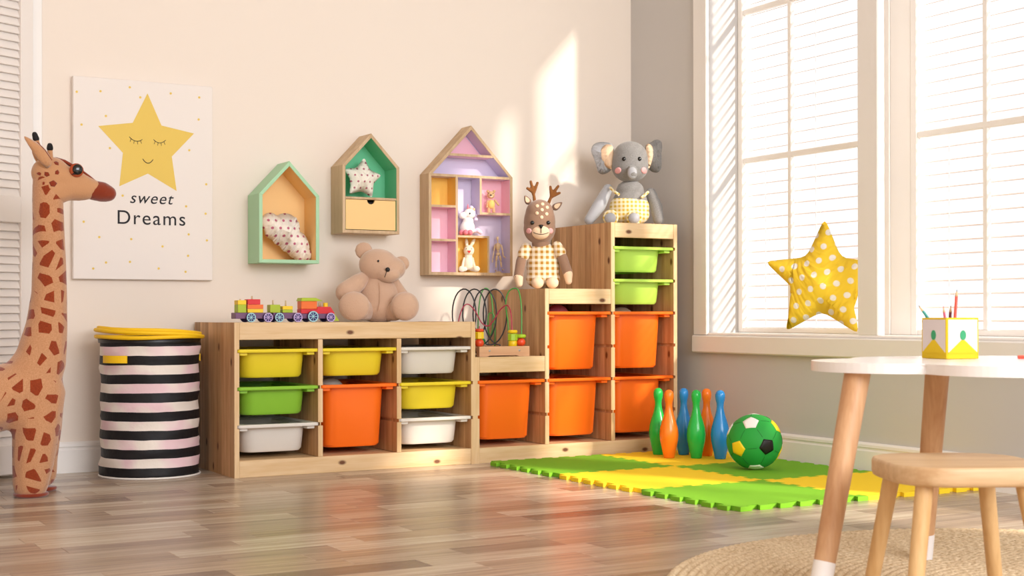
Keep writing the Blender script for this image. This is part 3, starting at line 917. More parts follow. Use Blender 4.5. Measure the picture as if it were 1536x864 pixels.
for px, py, r in ((544.5, 374.5, 0.033), (602, 394, 0.029)):
    bm = B(); ell(bm, tf(px, py, 0.01), (r, 0.016, r)); ell(bm, tf(px*0.7+568*0.3, py*0.7+394*0.3, 0.008), (r*0.8, 0.016, r*0.8))
    plush('ear', bm, M_TEDDY, TB, 0.005, 4)
bm = B(); chain(bm, [(tf(548, 414, -0.01), 0.024), (tf(536, 424, -0.05), 0.034), (tf(520, 438, -0.075), 0.041)]); plush('arm', bm, M_TEDDY, TB, 0.005, 6)
bm = B(); chain(bm, [(tf(588, 418, 0.0), 0.02), (tf(600, 440, -0.01), 0.026), (tf(612, 456, -0.02), 0.03)]); plush('arm', bm, M_TEDDY, TB, 0.005, 6)
bm = B(); chain(bm, [(tf(552, 466, -0.02), 0.036), (tf(540, 463, -0.09), 0.043)]); ell(bm, tf(533, 459.0, -0.145), (0.058, 0.033, 0.054)); plush('leg', bm, M_TEDDY, TB, 0.006, 6)
bm = B(); chain(bm, [(tf(578, 468, -0.01), 0.034), (tf(592, 466, -0.055), 0.038)]); ell(bm, tf(607, 459.0, -0.09), (0.056, 0.04, 0.054), (0, 0, 0.5)); plush('leg', bm, M_TEDDY, TB, 0.006, 6)
ball('eye', M_EYE, hd, (tf(567.5, 391.5)[0], -0.0785, tf(0, 391.5)[2]), (0.004, 0.004, 0.0045), sub=2)
ball('eye', M_EYE, hd, (tf(601, 397)[0], -0.036, tf(0, 397)[2]), (0.004, 0.004, 0.0045), sub=2)
ball('nose', M_BLACK, hd, (tf(581.5, 404.5)[0], -0.0885, tf(0, 404.5)[2]), (0.0085, 0.005, 0.0085), sub=3)
bm = B(); tube(bm, [(tf(580, 407)[0], -0.0945, tf(0, 407)[2]), (tf(578.5, 412)[0], -0.0955, tf(0, 412)[2]), (tf(577, 416)[0], -0.093, tf(0, 416)[2])], 0.0013, 6); obj('mouth', bm, M_BLACK, hd)
bm = B(); tube(bm, [(tf(568, 424)[0], -0.0605, tf(0, 424)[2]), (tf(570, 436)[0], -0.0785, tf(0, 436)[2]), (tf(570, 450)[0], -0.0835, tf(0, 450)[2]), (tf(567, 466)[0], -0.0825, tf(0, 466)[2])], 0.0012, 6); obj('seam', bm, mat('seam_thread', C(196, 158, 132), 0.9), TB)

# -- deer on the middle step
M_DEER = mat('brown_knit', C(150, 118, 98), 0.95, 0.1, sheen=0.4, bump=0.25, bscale=500)
M_ANT = mat('antler_velvet', C(140, 88, 44), 0.95, 0.1, sheen=0.4, bump=0.3, bscale=300)
M_GING = gingham('mustard_gingham', C(240, 226, 206), C(176, 128, 48), C(206, 166, 98), 0.0215)
DE = thing('plush_deer', 'plush deer with antlers and gingham shirt sitting on the middle step', 'soft toy', (1.312, 0.185, 0.6445), rz=math.radians(-29))
def df(px, py, y=0.0): return ((px-811)/383, y, (431.5-py)/383)
bm = B(); ell(bm, df(811, 398, 0), (0.066, 0.045, 0.085)); ell(bm, df(811, 415, 0), (0.068, 0.05, 0.045)); ell(bm, df(811, 377, 0), (0.060, 0.040, 0.040))
bd = plush('shirt', bm, M_GING, DE, 0.005, 8)
bm = B(); capsule(bm, df(808, 368, 0.004), 0.036, df(808, 352, -0.004), 0.040); plush('neck', bm, M_DEER, DE, 0.005, 4)
hc_, hr_ = df(806, 331, -0.012), (0.0625, 0.052, 0.085)
bm = B(); ell(bm, hc_, hr_); ell(bm, df(806, 341, -0.012), (0.0635, 0.053, 0.062)); ell(bm, df(806, 318, -0.012), (0.056, 0.050, 0.055))
hd = plush('head', bm, M_DEER, DE, 0.005, 4)
bm = B(); ell(bm, df(807, 346.5, -0.048), (0.036, 0.024, 0.030), sub=3); hm = obj('muzzle', bm, M_CREAM, hd, True)
bm = B(); p_, n_ = df(807.5, 339.5, -0.0725), (0, -1, 0.25)
prism(bm, [(p_[0]-0.010, p_[2]+0.007), (p_[0], p_[2]-0.010), (p_[0]+0.010, p_[2]+0.007), (p_[0], p_[2]+0.009)], 'y', -0.0735, -0.056)
bmesh.ops.bevel(bm, geom=bm.edges[:], offset=0.002, segments=2, affect='EDGES'); obj('nose', bm, M_BLACK, hd, True)
bm = B()
mz = df(807.5, 346)[2]
tube(bm, [(df(807.5, 0)[0], -0.0735, df(0, 342)[2]), (df(807.5, 0)[0], -0.0738, df(0, 349)[2])], 0.0012, 6)
pts = []
for k in range(13):
    a = -1+2*k/12
    x = df(807.5, 0)[0]+a*0.029; z = df(0, 350.5)[2]+0.007*a*a
    u, v = (x-df(807, 0)[0])/0.036, (z-df(0, 346.5)[2])/0.030
    pts.append((x, -0.048-0.0245*math.sqrt(max(0.02, 1-u*u-v*v)), z))
tube(bm, pts, 0.0012, 6); obj('mouth', bm, M_BLACK, hd)
def on(c_, r_, nm, m_, parent, x, z, rad, h, sx=1.0):
    p, n = patch_on(c_, r_, x, z)
    bm = B(); disc(bm, p, n, rad, h, 16, sx)
    return obj(nm, bm, m_, parent, True)
for px in (794.5, 818.5):
    p, n = patch_on((hc_[0], hc_[1], hc_[2]-0.01), (0.0645, 0.0535, 0.085), df(px, 0)[0], df(0, 333)[2]); ball('eye', M_EYE, hd, p-n*0.001, (0.008, 0.005, 0.008), sub=3)
tree = bvh(hd)
for px in (789.5, 822): patch(tree, 'cheek', M_CHEEK, hd, df(px, 0)[0], df(0, 345)[2], circ(0.0105))
for px, py in ((802, 308), (810, 305), (817, 310), (809, 314), (801.5, 319), (816, 320), (808.5, 325)):
    patch(tree, 'spot', M_CREAM, hd, df(px, 0)[0], df(0, py)[2], circ(0.0068))
def antler(pts):
    bm = B()
    for a, c_ in pts: chain(bm, [(df(*p[:2], 0.0), p[2]) for p in ((a[0], a[1], 0.0078), (c_[0], c_[1], 0.0062))], 6)
    plush('antler', bm, M_ANT, hd, 0.0028, 3)
antler([((799, 301), (797, 287)), ((797, 287), (793, 270)), ((797, 288), (803, 272)), ((796, 285), (788, 280))])
antler([((819, 304), (824, 291)), ((824, 291), (834, 277)), ((824, 291), (822.5, 278)), ((825, 292), (836, 287))])
def leaf(c_, ang_, L, Wd, thick, m_, nm, parent, m_in):
    pts = []
    for k in range(24):
        a = 2*PI*k/24
        x = L/2*math.cos(a); z = Wd/2*math.sin(a)*(1-0.45*math.cos(a))
        pts.append((x*math.cos(ang_)-z*math.sin(ang_), x*math.sin(ang_)+z*math.cos(ang_)))
    o = pillow(nm, pts, thick, m_, parent); o.location = c_
    if m_in:
        bm = B(); prism(bm, [(p[0]*0.6, p[1]*0.6) for p in pts], 'y', -thick*0.56, -thick*0.2)
        i_ = obj('inner_ear', bm, m_in, parent); i_.location = c_
    return o
leaf(df(787.5, 297, 0.004), math.radians(118), 0.040, 0.024, 0.016, M_DEER, 'ear', hd, M_CREAM)
leaf(df(833, 306, 0.004), math.radians(35), 0.046, 0.026, 0.016, M_DEER, 'ear', hd, M_CREAM)
for s, pts in ((-1, ((786, 369), (778, 390), (774, 413), (775.5, 424))), (1, ((832, 367), (840, 385), (848, 408), (849, 420)))):
    bm = B(); chain(bm, [(df(*pts[0], -0.012), 0.018), (df(*pts[1], -0.022), 0.021), (df(*pts[2], -0.032), 0.020)]); ar = plush('arm', bm, M_DEER, DE, 0.004, 4)
    bm = B(); chain(bm, [(df(*pts[0], -0.012), 0.021), (df(pts[0][0]*0.45+pts[1][0]*0.55, pts[0][1]*0.45+pts[1][1]*0.55, -0.018), 0.0255)]); plush('sleeve', bm, M_GING, ar, 0.004, 2)
    bm = B(); chain(bm, [(df(*pts[2], -0.033), 0.0195), (df(*pts[3], -0.036), 0.014)]); plush('hand', bm, M_CREAM, ar, 0.004, 3)
for px in (801, 823):
    bm = B(); capsule(bm, df(px, 421.5, -0.02), 0.024, df(px, 422, -0.078), 0.022); lg = plush('leg', bm, M_GING, DE, 0.004, 3)
    bm = B(); ell(bm, df(px+1, 422.5, -0.092), (0.0235, 0.022, 0.0225)); obj('foot', bm, M_CREAM, lg, True)

# -- elephant on the tall column
M_ELE = mat('grey_felt_plush', C(140, 138, 136), 0.95, 0.1, sheen=0.3, bump=0.2, bscale=400)
b = NB(M_ELE)
b.l(b.mix(b.noise(b.obj(), 300, 3), C(112, 110, 110), C(164, 162, 160)), b.p.inputs['Base Color'])
M_SILV = mat('silver_grey_fabric', C(178, 180, 186), 0.55, 0.4, bump=0.3, bscale=60)
M_GINY = gingham('yellow_gingham', C(238, 228, 204), C(210, 176, 60), C(226, 204, 126), 0.0165)
EL = thing('plush_elephant', 'grey plush elephant in yellow gingham dungarees on top of the tall column', 'soft toy', (1.735, 0.185, 0.9035), rz=math.radians(-32))
def ef(px, py, y=0.0): return ((px-940)/367, y, (336-py)/367)
bm = B(); ell(bm, ef(937, 303, 0), (0.074, 0.06, 0.07)); ell(bm, ef(937, 283, 0), (0.058, 0.048, 0.045)); ell(bm, ef(936, 318, 0), (0.078, 0.062, 0.049))
plush('body', bm, M_ELE, EL, 0.005, 8)
bm = B(); ell(bm, ef(936, 308, -0.001), (0.083, 0.067, 0.062)); ell(bm, ef(936, 301, -0.001), (0.070, 0.058, 0.040)); ell(bm, ef(936, 319, -0.001), (0.084, 0.068, 0.046))
dg_ = plush('dungarees', bm, M_GINY, EL, 0.005, 8)
for pts in (((907, 279, -0.040), (912, 285, -0.055), (920, 291, -0.065)), ((963, 286, -0.040), (959, 290, -0.052), (953, 295, -0.062))):
    bm = B(); tube(bm, [ef(*p) for p in pts], 0.006, 8); obj('strap', bm, M_GINY, dg_)
hc2, hr2 = ef(937, 241, -0.012), (0.074, 0.062, 0.084)
bm = B(); ell(bm, hc2, hr2); ell(bm, ef(937, 247, -0.012), (0.0755, 0.063, 0.066)); ell(bm, ef(937, 232, -0.012), (0.070, 0.060, 0.062)); hd = plush('head', bm, M_ELE, EL, 0.005, 4)
for px in (927, 950): 
    p, n = patch_on(hc2, hr2, ef(px, 0)[0], ef(0, 238)[2]); ball('eye', M_EYE, hd, p-n*0.001, (0.0085, 0.005, 0.0085), sub=3)
tree = bvh(hd)
for px in (918.5, 957): patch(tree, 'cheek', M_CHEEK, hd, ef(px, 0)[0], ef(0, 254.5)[2], circ(0.0125))
bm = B(); chain(bm, [(ef(939, 254, -0.07), 0.020), (ef(939, 257, -0.10), 0.0205), (ef(939, 262, -0.115), 0.020)]); ell(bm, ef(938.5, 261, -0.11), (0.0205, 0.02, 0.027)); plush('trunk', bm, M_ELE, hd, 0.004, 4)
bm = B(); ell(bm, ef(938.5, 260.5, -0.1215), (0.018, 0.0115, 0.024)); obj('trunk_tip', bm, M_SILV, hd, True)
def ear(pts, inner, m_, side):
    P_ = [(ef(*p)[0], ef(*p)[2]) for p in pts]
    n = 4; q = []
    for i in range(len(P_)):
        a, c_ = P_[i], P_[(i+1) % len(P_)]
        q += [(a[0]+(c_[0]-a[0])*k/n, a[1]+(c_[1]-a[1])*k/n) for k in range(n)]
    for _ in range(3): q = [((a[0]+2*b_[0]+c_[0])/4, (a[1]+2*b_[1]+c_[1])/4) for a, b_, c_ in zip(q[-1:]+q[:-1], q, q[1:]+q[:1])]
    o = pillow('ear', q, 0.034, m_, hd); o.location = (0, 0.0, 0)
    I_ = [(ef(*p)[0], ef(*p)[2]) for p in inner]
    q = []
    for i in range(len(I_)):
        a, c_ = I_[i], I_[(i+1) % len(I_)]
        q += [(a[0]+(c_[0]-a[0])*k/n, a[1]+(c_[1]-a[1])*k/n) for k in range(n)]
    for _ in range(2): q = [((a[0]+2*b_[0]+c_[0])/4, (a[1]+2*b_[1]+c_[1])/4) for a, b_, c_ in zip(q[-1:]+q[:-1], q, q[1:]+q[:1])]
    i_ = pillow('inner_ear', q, 0.02, M_CREAM, hd); i_.location = (0, -0.012, 0)
ear([(914, 214), (904, 210), (890, 209.5), (881, 214), (878.5, 224), (884, 236), (887, 246), (889, 255), (896, 259), (906, 255), (914, 246)],
    [(913, 215), (901, 213), (893, 221), (894, 235), (900, 247), (909, 252), (912, 248)], M_SILV, -1)
ear([(958, 215), (966, 212), (975, 206), (984, 208), (985.5, 220), (982, 234), (985, 246), (980, 256), (970, 256), (962, 248)],
    [(960, 215), (965, 212.5), (971, 218), (972, 232), (968, 244), (965, 252), (961, 240)], M_ELE, 1)
bm = B(); chain(bm, [(ef(904, 280, 0.0), 0.022), (ef(891, 305, -0.012), 0.029), (ef(876, 327, -0.03), 0.022)]); plush('arm', bm, M_SILV, EL, 0.005, 6)
bm = B(); chain(bm, [(ef(968, 286, 0.005), 0.022), (ef(976, 308, -0.005), 0.027), (ef(979, 327, -0.02), 0.0235)]); plush('arm', bm, M_ELE, EL, 0.005, 6)
for px in (907, 941.5):
    bm = B(); capsule(bm, ef(px+2, 325, -0.03), 0.029, ef(px, 325, -0.088), 0.028); lg = plush('leg', bm, M_GINY, EL, 0.005, 3)
    bm = B()
    R_, r_ = 0.026, 0.0055
    c0 = ef(px, 325, -0.098)
    loops = [[(c0[0]+(R_+r_*math.cos(2*PI*j/8))*math.cos(2*PI*k/20), c0[1]+r_*math.sin(2*PI*j/8), c0[2]+(R_+r_*math.cos(2*PI*j/8))*math.sin(2*PI*k/20)) for k in range(20)] for j in range(9)]
    loft(bm, loops, False, False); obj('cuff', bm, M_GINY, lg, True)
    bm = B(); ell(bm, ef(px-0.5, 326.5, -0.108), (0.0225, 0.022, 0.0225)); obj('foot', bm, M_SILV, lg, True)

# -- small toys inside the large house shelf
M_UNI = mat('white_knit', C(246, 238, 234), 0.95, 0.1, bump=0.3, bscale=500)
M_UNIP = mat('pink_knit', C(226, 130, 146), 0.9, 0.1, bump=0.3, bscale=500)
M_UNIL = mat('lilac_wool', C(222, 206, 236), 0.9, 0.1, bump=0.5, bscale=300)
UN = thing('plush_unicorn', 'white crocheted unicorn with pink hooves in the lilac compartment', 'soft toy', (1.100, YW-0.045, 0.8595), rz=math.radians(-20))
def uf(px, py, y=0.0): return ((px-702)/376, y, (352.0-py)/376)
bm = B(); ell(bm, uf(702, 340, 0), (0.030, 0.025, 0.032)); ell(bm, uf(703, 330, 0), (0.022, 0.02, 0.02)); plush('body', bm, M_UNI, UN, 0.003, 4)
bm = B(); ell(bm, uf(705, 319, -0.002), (0.024, 0.02, 0.022)); ell(bm, uf(694, 322, -0.008), (0.015, 0.014, 0.014)); hd = plush('head', bm, M_UNI, UN, 0.003, 4)
bm = B(); lathe(bm, [(0.0045, 0), (0.004, 0.006), (0.003, 0.012), (0.0006, 0.021)], 10, uf(702.5, 312, -0.004)); obj('horn', bm, M_UNIP, hd, True)
bm = B()
for px, py in ((709, 311), (712, 316), (714, 321), (715, 327), (708, 309.5)): ell(bm, uf(px, py, 0.004), 0.009, sub=2)
plush('mane', bm, M_UNIL, hd, 0.003, 1)
for px, py in ((706, 312), (711, 313)):
    bm = B(); ell(bm, uf(px, py, -0.008), (0.006, 0.004, 0.008), (0, 0.4, 0), 2); obj('ear', bm, mat('peach_knit', C(240, 190, 150), 0.9), hd, True)
ball('eye', M_EYE, hd, uf(704.5, 319, -0.022), (0.003, 0.002, 0.004), sub=2)
for px, y in ((692.5, -0.014), (698, -0.028), (704.5, -0.028)): 
    bm = B(); ell(bm, uf(px, 347.5, y), (0.011, 0.011, 0.0115), sub=2); obj('hoof', bm, M_UNIP, UN, True)
bm = B(); chain(bm, [(uf(711, 345, 0.0), 0.007), (uf(717, 343, 0), 0.010), (uf(722, 347, 0.0), 0.008)]); plush('tail', bm, M_UNIL, UN, 0.003, 2)

M_BR = mat('honey_knit', C(216, 180, 136), 0.95, 0.1, bump=0.3, bscale=500)
M_BY = mat('pale_yellow_knit', C(238, 208, 122), 0.9)
SB = thing('small_bear', 'tiny crocheted bear in a yellow jumper in the pink compartment', 'soft toy', (1.211, YW-0.04, 0.9535), rz=math.radians(-28))
def sf(px, py, y=0.0): return ((px-737.5)/373, y, (319.5-py)/373)
bm = B(); ell(bm, sf(737.5, 306, 0), (0.0155, 0.013, 0.019)); plush('jumper', bm, M_BY, SB, 0.0025, 3)
bm = B(); ell(bm, sf(737, 292, -0.002), (0.0165, 0.0145, 0.0155)); hd = plush('head', bm, M_BR, SB, 0.0025, 2)
for px in (732.5, 742): ball('ear', M_BR, hd, sf(px, 286.5, 0), (0.006, 0.004, 0.006), sub=2)
ball('muzzle', M_CREAM, hd, sf(737, 294.5, -0.0135), (0.0075, 0.006, 0.006), sub=2)
ball('nose', M_BLACK, hd, sf(737, 292.8, -0.0195), (0.004, 0.002, 0.003), sub=2)
for px in (733.5, 740.5): ball('eye', M_EYE, hd, sf(px, 290, -0.0155), 0.0018, sub=2)
for a, c_ in (((732.5, 301), (731, 310)), ((743, 300), (748.5, 307))):
    bm = B(); chain(bm, [(sf(*a, 0), 0.0052), (sf(*c_, -0.004), 0.0048)]); plush('arm', bm, M_BR, SB, 0.002, 2)
for px in (733.8, 741.2):
    bm = B(); chain(bm, [(sf(px, 311, 0), 0.006), (sf(px, 316.6, -0.002), 0.0074)]); plush('leg', bm, M_BR, SB, 0.002, 2)

M_RAB = mat('ivory_knit', C(240, 226, 202), 0.95, 0.1, bump=0.3, bscale=500)
RB = thing('plush_rabbit', 'ivory crocheted rabbit with red nose in the yellow compartment', 'soft toy', (1.108, YW-0.038, 0.7135), rz=math.radians(-24))
def rf(px, py, y=0.0): return ((px-705.5)/376, y, (409-py)/376)
bm = B(); ell(bm, rf(705.5, 395, 0), (0.022, 0.02, 0.028)); ell(bm, rf(705.5, 385, 0), (0.016, 0.015, 0.018)); plush('body', bm, M_RAB, RB, 0.003, 3)
bm = B(); ell(bm, rf(706, 376, -0.004), (0.0215, 0.019, 0.0225)); hd = plush('head', bm, M_RAB, RB, 0.003, 3)
for a, c_ in (((703, 369), (702.5, 359)), ((709, 369), (714.5, 359.5))):
    bm = B(); chain(bm, [(rf(*a, 0), 0.006), (rf((a[0]+c_[0])/2, (a[1]+c_[1])/2, 0), 0.0078), (rf(*c_, 0), 0.005)], 5); plush('ear', bm, M_RAB, hd, 0.0025, 2)
for px in (701.8, 709.5): ball('eye', M_EYE, hd, rf(px, 373.5, -0.021), 0.0018, sub=2)
bm = B(); prism(bm, [(rf(703, 0)[0], rf(0, 376.3)[2]), (rf(709, 0)[0], rf(0, 376.3)[2]), (rf(706, 0)[0], rf(0, 380.5)[2])], 'y', -0.0245, -0.018); obj('nose', bm, mat('red_felt', C(206, 52, 44), 0.8), hd)
for a, c_ in (((699, 388), (696, 401)), ((711.5, 388), (714, 400))):
    bm = B(); chain(bm, [(rf(*a, -0.004), 0.0062), (rf(*c_, -0.010), 0.0066)]); plush('arm', bm, M_RAB, RB, 0.0025, 2)
for sx_, px in ((-1, 695), (1, 716.5)):
    bm = B(); chain(bm, [(rf(705.5+sx_*5, 403.5, -0.006), 0.010), (rf(px, 404.5, -0.028), 0.0105)]); ell(bm, rf(px, 403.8, -0.031), (0.0145, 0.010, 0.0125)); plush('leg', bm, M_RAB, RB, 0.0025, 2)

M_MAN = wood('mannequin_wood', C(234, 206, 168), C(216, 182, 138), 'z', None, knots=False)
MN = thing('wooden_mannequin', 'jointed wooden artist mannequin on a round base in the lilac compartment', 'figurine', (1.243, YW-0.04, 0.7135), rz=math.radians(-28))
def mf(px, py, y=0.0): return ((px-748.5)/372, y, (408.5-py)/372)
bm = B(); lathe(bm, [(0.0125, 0), (0.0125, 0.004), (0.010, 0.0065), (0.0035, 0.007)], 20); obj('base', bm, M_MAN, MN, True)
bm = B(); tube(bm, [(0, 0.004, 0.006), (0, 0.005, 0.05)], 0.0012, 6); obj('rod', bm, mat('steel', C(180, 180, 180), 0.3, metal=1), MN)
ball('head', M_MAN, MN, mf(747.5, 356.5, 0), (0.0055, 0.006, 0.0085), sub=2)
bm = B(); tube(bm, [mf(747.5, 358, 0), mf(748, 364, 0)], 0.0022, 8); obj('neck', bm, M_MAN, MN)
bm = B(); lathe(bm, [(0.003, 0), (0.0075, 0.005), (0.0105, 0.015), (0.0125, 0.024), (0.010, 0.029), (0.003, 0.031)], 14, mf(748, 375, 0)); o = obj('chest', bm, M_MAN, MN, True)
ball('waist', M_MAN, MN, mf(748.3, 375.5, 0), 0.0055, sub=2)
ball('pelvis', M_MAN, MN, mf(748.5, 380, 0), (0.009, 0.0065, 0.0075), sub=2)
for a in ((((743.5, 366), (742, 376), (740, 388), (739.5, 393))), (((753, 366), (755, 375), (756, 383), (759.5, 386)))):
    bm = B(); q = [mf(*p, -0.002*i) for i, p in enumerate(a)]
    for p_, c_, r_ in ((q[0], q[1], 0.0034), (q[1], q[2], 0.003), (q[2], q[3], 0.0028)):
        v0, v1 = Vector(p_), Vector(c_); tube(bm, [v0, v0.lerp(v1, .3), v0.lerp(v1, .8), v1], [r_*0.6, r_, r_*0.85, r_*0.5], 8)
    obj('arm', bm, M_MAN, MN, True)
for a in ((((746.3, 382), (745.5, 391), (745, 401), (744.8, 404.5))), (((751, 382), (752.3, 391), (753.2, 400), (755.5, 403.5)))):
    bm = B(); q = [mf(*p, -0.003) for i, p in enumerate(a)]
    for p_, c_, r_ in ((q[0], q[1], 0.0046), (q[1], q[2], 0.0038)):
        v0, v1 = Vector(p_), Vector(c_); tube(bm, [v0, v0.lerp(v1, .3), v0.lerp(v1, .8), v1], [r_*0.6, r_, r_*0.8, r_*0.5], 8)
    ell(bm, Vector(q[3])+Vector((0, -0.005, 0)), (0.004, 0.0085, 0.0028), sub=2)
    obj('leg', bm, M_MAN, MN, True)

# ------------------------------------------------------------------ bead maze on the lowest step
MZ = thing('bead_maze', 'wooden bead maze with looping coloured wires on the lowest step', 'bead maze', (1.045, 0.0, 0.3905))
M_MZ = wood('maze_base_wood', C(222, 178, 138), C(204, 156, 116), 'x', None, normal='y', knots=False)
bm = B()
prf = [(-0.104, 0), (-0.072, 0), (-0.058, 0.0035), (0.052, 0.0035), (0.066, 0), (0.110, 0), (0.110, 0.037), (-0.104, 0.037)]
prism(bm, prf, 'y', 0.022, 0.045); obj('front_board', bm, M_MZ, MZ)
bm = B(); prism(bm, prf, 'y', 0.30, 0.323); obj('rear_board', bm, M_MZ, MZ)
box('deck', M_MZ, MZ, -0.104, 0.110, 0.045, 0.30, 0.020, 0.034)
M_SCREW = mat('screw', C(190, 186, 180), 0.3, metal=0.8)
for x in (-0.061, 0.066):
    bm = B(); disc(bm, (x, 0.022, 0.0215), (0, -1, 0), 0.0042, 0.001, 14); obj('screw', bm, M_SCREW, MZ)
WR = {n: mat('wire_'+n, c_, 0.3, 0.5) for n, c_ in dict(black=C(24, 26, 30), red=C(176, 44, 74), green=C(74, 150, 66)).items()}
def spl(ctrl, n=14):
    P_ = [Vector(p) for p in ctrl]; P_ = [P_[0]]+P_+[P_[-1]]; out = []
    for i in range(1, len(P_)-2):
        a, b_, c_, d_ = P_[i-1:i+3]
        for k in range(n):
            t = k/n
            out.append(0.5*((2*b_)+(c_-a)*t+(2*a-5*b_+4*c_-d_)*t*t+(3*b_-a-3*c_+d_)*t**3))
    out.append(P_[-2]); return out
# black spiral: a helix along x, its axis running slightly forward
pts = []
nl = 4
for k in range(0, 118):
    s = k/117.0
    a = -PI/2-2*PI*(nl)*s
    pts.append((-0.088+0.160*s-0.050*math.cos(a), 0.215-0.035*s+0.022*math.cos(a), 0.146+0.107*math.sin(a)))
pts = [(pts[0][0]+0.004, pts[0][1], 0.030)]+pts+[(pts[-1][0]-0.002, pts[-1][1], 0.030)]
obj('black_wire', tube(B(), pts, 0.0027, 8), WR['black'], MZ, True)
obj('red_wire', tube(B(), spl([(-0.094, 0.205, 0.030), (-0.096, 0.205, 0.12), (-0.082, 0.20, 0.177), (-0.06, 0.195, 0.195), (-0.035, 0.185, 0.17), (-0.012, 0.175, 0.125), (0.010, 0.165, 0.112), (0.028, 0.15, 0.135), (0.046, 0.13, 0.175), (0.062, 0.105, 0.19), (0.0655, 0.085, 0.16), (0.062, 0.07, 0.10), (0.062, 0.066, 0.032)]), 0.0024, 8), WR['red'], MZ, True)
obj('green_wire', tube(B(), spl([(0.030, 0.285, 0.030), (0.034, 0.285, 0.16), (0.046, 0.285, 0.235), (0.066, 0.283, 0.258), (0.086, 0.28, 0.235), (0.092, 0.275, 0.17), (0.084, 0.262, 0.10), (0.066, 0.25, 0.075), (0.052, 0.24, 0.10), (0.052, 0.235, 0.155), (0.068, 0.225, 0.155), (0.072, 0.22, 0.10), (0.070, 0.22, 0.032)]), 0.0026, 8), WR['green'], MZ, True)
obj('green_wire', tube(B(), spl([(0.092, 0.150, 0.030), (0.090, 0.150, 0.12), (0.079, 0.148, 0.19), (0.084, 0.14, 0.238), (0.098, 0.12, 0.255), (0.108, 0.10, 0.245), (0.105, 0.075, 0.19), (0.099, 0.062, 0.11), (0.094, 0.058, 0.032)]), 0.0027, 8), WR['green'], MZ, True)
BD = {n: mat('bead_'+n, c_, 0.35, 0.5) for n, c_ in dict(red=C(226, 74, 34), yellow=C(244, 206, 22), lime=C(168, 204, 44), green=C(34, 128, 70)).items()}
def bead(c_, x, y, z, r, h, kind):
    bm = B()
    if kind == 'ball': ell(bm, (x, y, z), r, sub=3)
    elif kind == 'ring': lathe(bm, [(r*0.5, -h/2), (r*0.85, -h/2*0.9), (r, 0), (r*0.85, h/2*0.9), (r*0.5, h/2)], 20, (x, y, z))
    else: lathe(bm, [(r*0.9, -h/2), (r, -h/2+0.002), (r, h/2-0.002), (r*0.9, h/2)], 8 if kind == 'hex' else 20, (x, y, z))
    obj('bead', bm, BD[c_], MZ, kind != 'hex')
bx_, by_ = -0.085, 0.058
bead('red', bx_, by_, 0.050, 0.0175, 0, 'ball'); bead('yellow', bx_, by_, 0.078, 0.0175, 0.026, 'hex'); bead('red', bx_, by_, 0.097, 0.0175, 0.012, 'ring')
obj('short_wire', tube(B(), [(bx_, by_, 0.03), (bx_, by_, 0.112)], 0.0019, 8), WR['red'], MZ)
x_, y_ = 0.062-0.034, 0.066
bead('yellow', 0.062, 0.066, 0.045, 0.0165, 0.024, 'cyl'); bead('lime', 0.062, 0.066, 0.070, 0.019, 0.026, 'hex'); bead('yellow', 0.062, 0.066, 0.091, 0.019, 0.013, 'ring')
bead('red', 0.094, 0.0585, 0.051, 0.017, 0, 'ball'); bead('lime', 0.0945, 0.059, 0.074, 0.0195, 0.014, 'ring')
bead('green', 0.001, 0.20, 0.052, 0.016, 0, 'ball'); bead('green', 0.032, 0.284, 0.060, 0.016, 0, 'ball')

# toys that show above the rims of two tubs
lump = mat('grey_toy', C(196, 186, 178), 0.7)
t = thing('plush_lump', 'pale grey stuffed toy peeping out of the deep orange tub of the low unit', 'soft toy', (xc[1]-0.02, 0.20, 0.0925))
bm = B(); ell(bm, (0, 0, 0.105), (0.085, 0.11, 0.105)); ell(bm, (-0.02, -0.02, 0.185), (0.05, 0.05, 0.044)); plush('plush_body', bm, lump, t, 0.008, 4)
t = thing('plush_lump', 'beige stuffed toy inside the upper orange tub of the tall column', 'soft toy', (XS[2]-0.01, 0.2, 0.3465))
bm = B(); ell(bm, (0, 0, 0.105), (0.085, 0.11, 0.105)); ell(bm, (0.02, -0.02, 0.185), (0.055, 0.05, 0.045)); plush('plush_body', bm, M_TEDDY2, t, 0.008, 4)
t = thing('plush_lump', 'pink stuffed toy inside the upper orange tub of the middle step', 'soft toy', (XS[1], 0.19, 0.3465))
bm = B(); ell(bm, (0, 0, 0.105), (0.085, 0.11, 0.105)); ell(bm, (0, -0.02, 0.19), (0.05, 0.05, 0.05)); plush('plush_body', bm, mat('pink_toy', C(232, 120, 130), 0.5), t, 0.008, 4)

# ------------------------------------------------------------------ foam puzzle mat, tile by tile
T = 0.476
MX0, MY0 = 0.95, -0.048
NT = 6
def tooth_line(p, q, sgn):
    """zigzag of dovetail teeth between two grid corners; the same line is used by both neighbours"""
    p, q = Vector(p), Vector(q); d = (q-p); L = d.length; d = d/L; n = Vector((-d.y, d.x))
    out = [p]
    step = L/(2*NT+1)
    for k in range(NT):
        a = step*(2*k+1); b_ = a+step
        h = 0.021*sgn
        out += [p+d*(a+0.004), p+d*(a-0.004)+n*h, p+d*(b_+0.004)+n*h, p+d*(b_-0.004)]
    return out            # without q
LN = {}
for i in range(3):
    for j in range(4):
        if i < 2: LN[('h', i, j)] = tooth_line((MX0+i*T, MY0-j*T), (MX0+(i+1)*T, MY0-j*T), 1 if j == 3 else -1)
        if j < 3: LN[('v', i, j)] = tooth_line((MX0+i*T, MY0-j*T), (MX0+i*T, MY0-(j+1)*T), -1 if i < 2 else -1)
M_FG = mat('green_foam', C(122, 184, 44), 0.85, 0.2, bump=0.15, bscale=400)
M_FY = mat('yellow_foam', C(255, 218, 48), 0.85, 0.2, bump=0.15, bscale=400)
